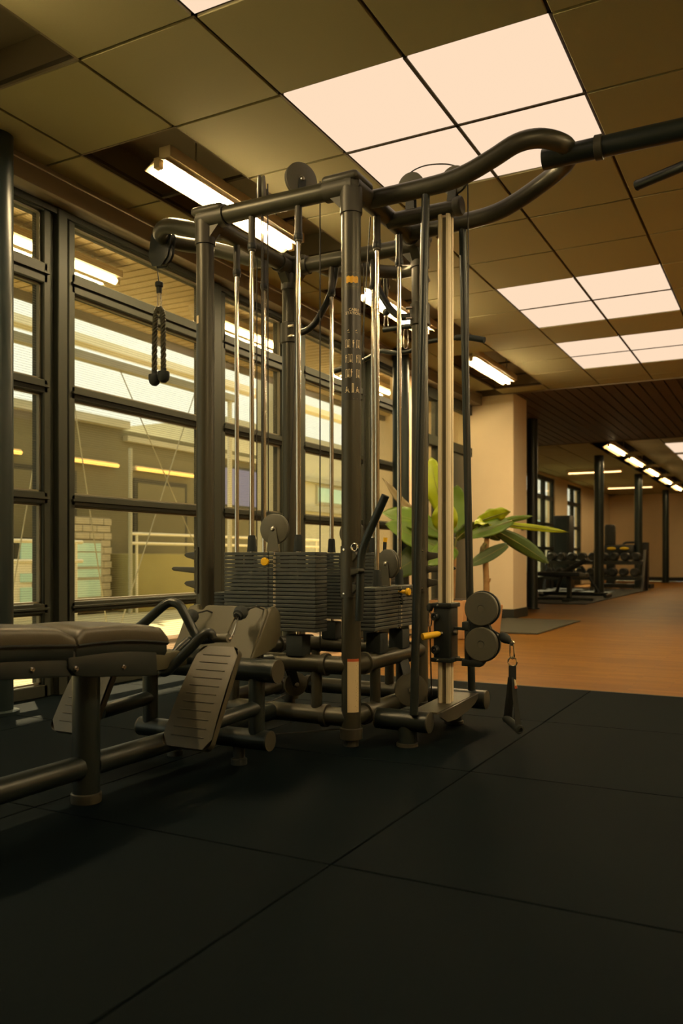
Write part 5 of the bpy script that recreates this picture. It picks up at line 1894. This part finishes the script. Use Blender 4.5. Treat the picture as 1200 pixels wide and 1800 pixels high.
fb_ = thing('flat_bench', 'black flat bench on the far mat beside the round column', 'gym bench', (-3.4, 14.6, 0))
MB().bb(-4.25, -3.15, 14.50, 14.78, 0.44, 0.515).build('pad', 'rubber', fb_, bevel=0.02)
MB().bb(-3.32, -3.04, 14.52, 14.76, 0.42, 0.50).build('pad_end', 'panel_plastic', fb_, bevel=0.02)
for x in (-3.35, -4.0):
    MB().bb(x - 0.035, x + 0.035, 14.60, 14.68, 0.03, 0.44).build('leg', 'black_tube', fb_)
    MB().bb(x - 0.06, x + 0.06, 14.36, 14.92, 0.012, 0.06).build('foot', 'black_tube', fb_)
MB().bb(-4.1, -2.95, 14.60, 14.68, 0.03, 0.075).build('spine', 'black_tube', fb_)
ib = thing('incline_bench', 'black adjustable bench with a raised back behind the flat bench', 'gym bench', (-3.5, 16.2, 0))
MB().box((-3.62, 16.2, 0.585), (0.58, 0.28, 0.07), Matrix.Rotation(math.radians(-30), 3, 'Y')).build('backrest', 'rubber', ib, bevel=0.02)
MB().box((-4.05, 16.2, 0.44), (0.36, 0.30, 0.07), Matrix.Rotation(math.radians(8), 3, 'Y')).build('seat', 'rubber', ib, bevel=0.02)
MB().cyl((-4.2, 16.2, 0.08), (-3.0, 16.2, 0.08), 0.035, 14).build('spine', 'black_tube', ib)
MB().cyl((-3.95, 16.2, 0.08), (-3.85, 16.2, 0.42), 0.03, 14).build('post', 'black_tube', ib)
MB().cyl((-3.15, 16.2, 0.10), (-3.48, 16.2, 0.60), 0.025, 14).build('back_support', 'black_tube', ib)
for x in (-4.2, -3.0):
    MB().cyl((x, 15.95, 0.055), (x, 16.45, 0.055), 0.035, 14).build('foot', 'black_tube', ib)
tb = thing('tower_locker', 'tall narrow black cabinet against the far window wall', 'cabinet', (-5.0, 21.3, 0))
MB().prism([(-5.19, 21.0), (-4.80, 21.0), (-4.77, 21.4), (-5.19, 21.4)], 'z', 0, 1.80).build('body', 'black_plastic', tb, bevel=0.01)
MB().bb(-5.13, -4.86, 20.99, 21.0, 0.12, 1.72).build('front', 'column_dark', tb)
mc = thing('press_machine', 'dark gym machine with a ribbed drum and yellow badges behind the rack', 'gym machine', (-4.0, 22.6, 0))
m = MB()
m.lathe((-4.07, 22.3, 0.95), (0, 0, 1), [(0, 0), (0.13, 0), (0.135, 0.02), (0.135, 0.60), (0.11, 0.65), (0, 0.66)], 22)
m.build('drum', 'black_plastic', mc)
for k in range(7):
    MB().bb(-4.17 + k * 0.033, -4.155 + k * 0.033, 22.15, 22.18, 1.0, 1.55).build('rib', 'plate_grey', mc)
MB().bb(-4.25, -3.05, 22.0, 22.6, 0.0, 0.10).build('base', 'black_plastic', mc)
MB().bb(-4.15, -3.95, 22.2, 22.4, 0.10, 0.96).build('pedestal', 'black_plastic', mc)
MB().bb(-3.45, -3.15, 22.3, 22.5, 0.1, 1.14).build('rear_frame', 'black_plastic', mc)
MB().tube(fillet([(-3.75, 22.1, 0.95), (-3.7, 22.1, 1.14), (-3.35, 22.1, 1.14), (-3.3, 22.1, 0.9)], 0.08), 0.03, 10).build('arm', 'plate_grey', mc)
MB().tube(fillet([(-3.9, 21.9, 0.75), (-3.85, 21.9, 1.05), (-3.55, 21.9, 1.05), (-3.5, 21.9, 0.7)], 0.1), 0.04, 10).build('arm', 'plate_grey', mc)
for x in (-3.93, -3.62):
    m = MB().sphere((x, 21.7, 0.985), 0.11, 14, 8, (1, 0.3, 0.36))
    m.build('badge', 'machine_yellow', mc)
MB().bb(-4.12, -3.4, 21.75, 21.9, 0.80, 1.08).build('cowl', 'black_plastic', mc, bevel=0.03)
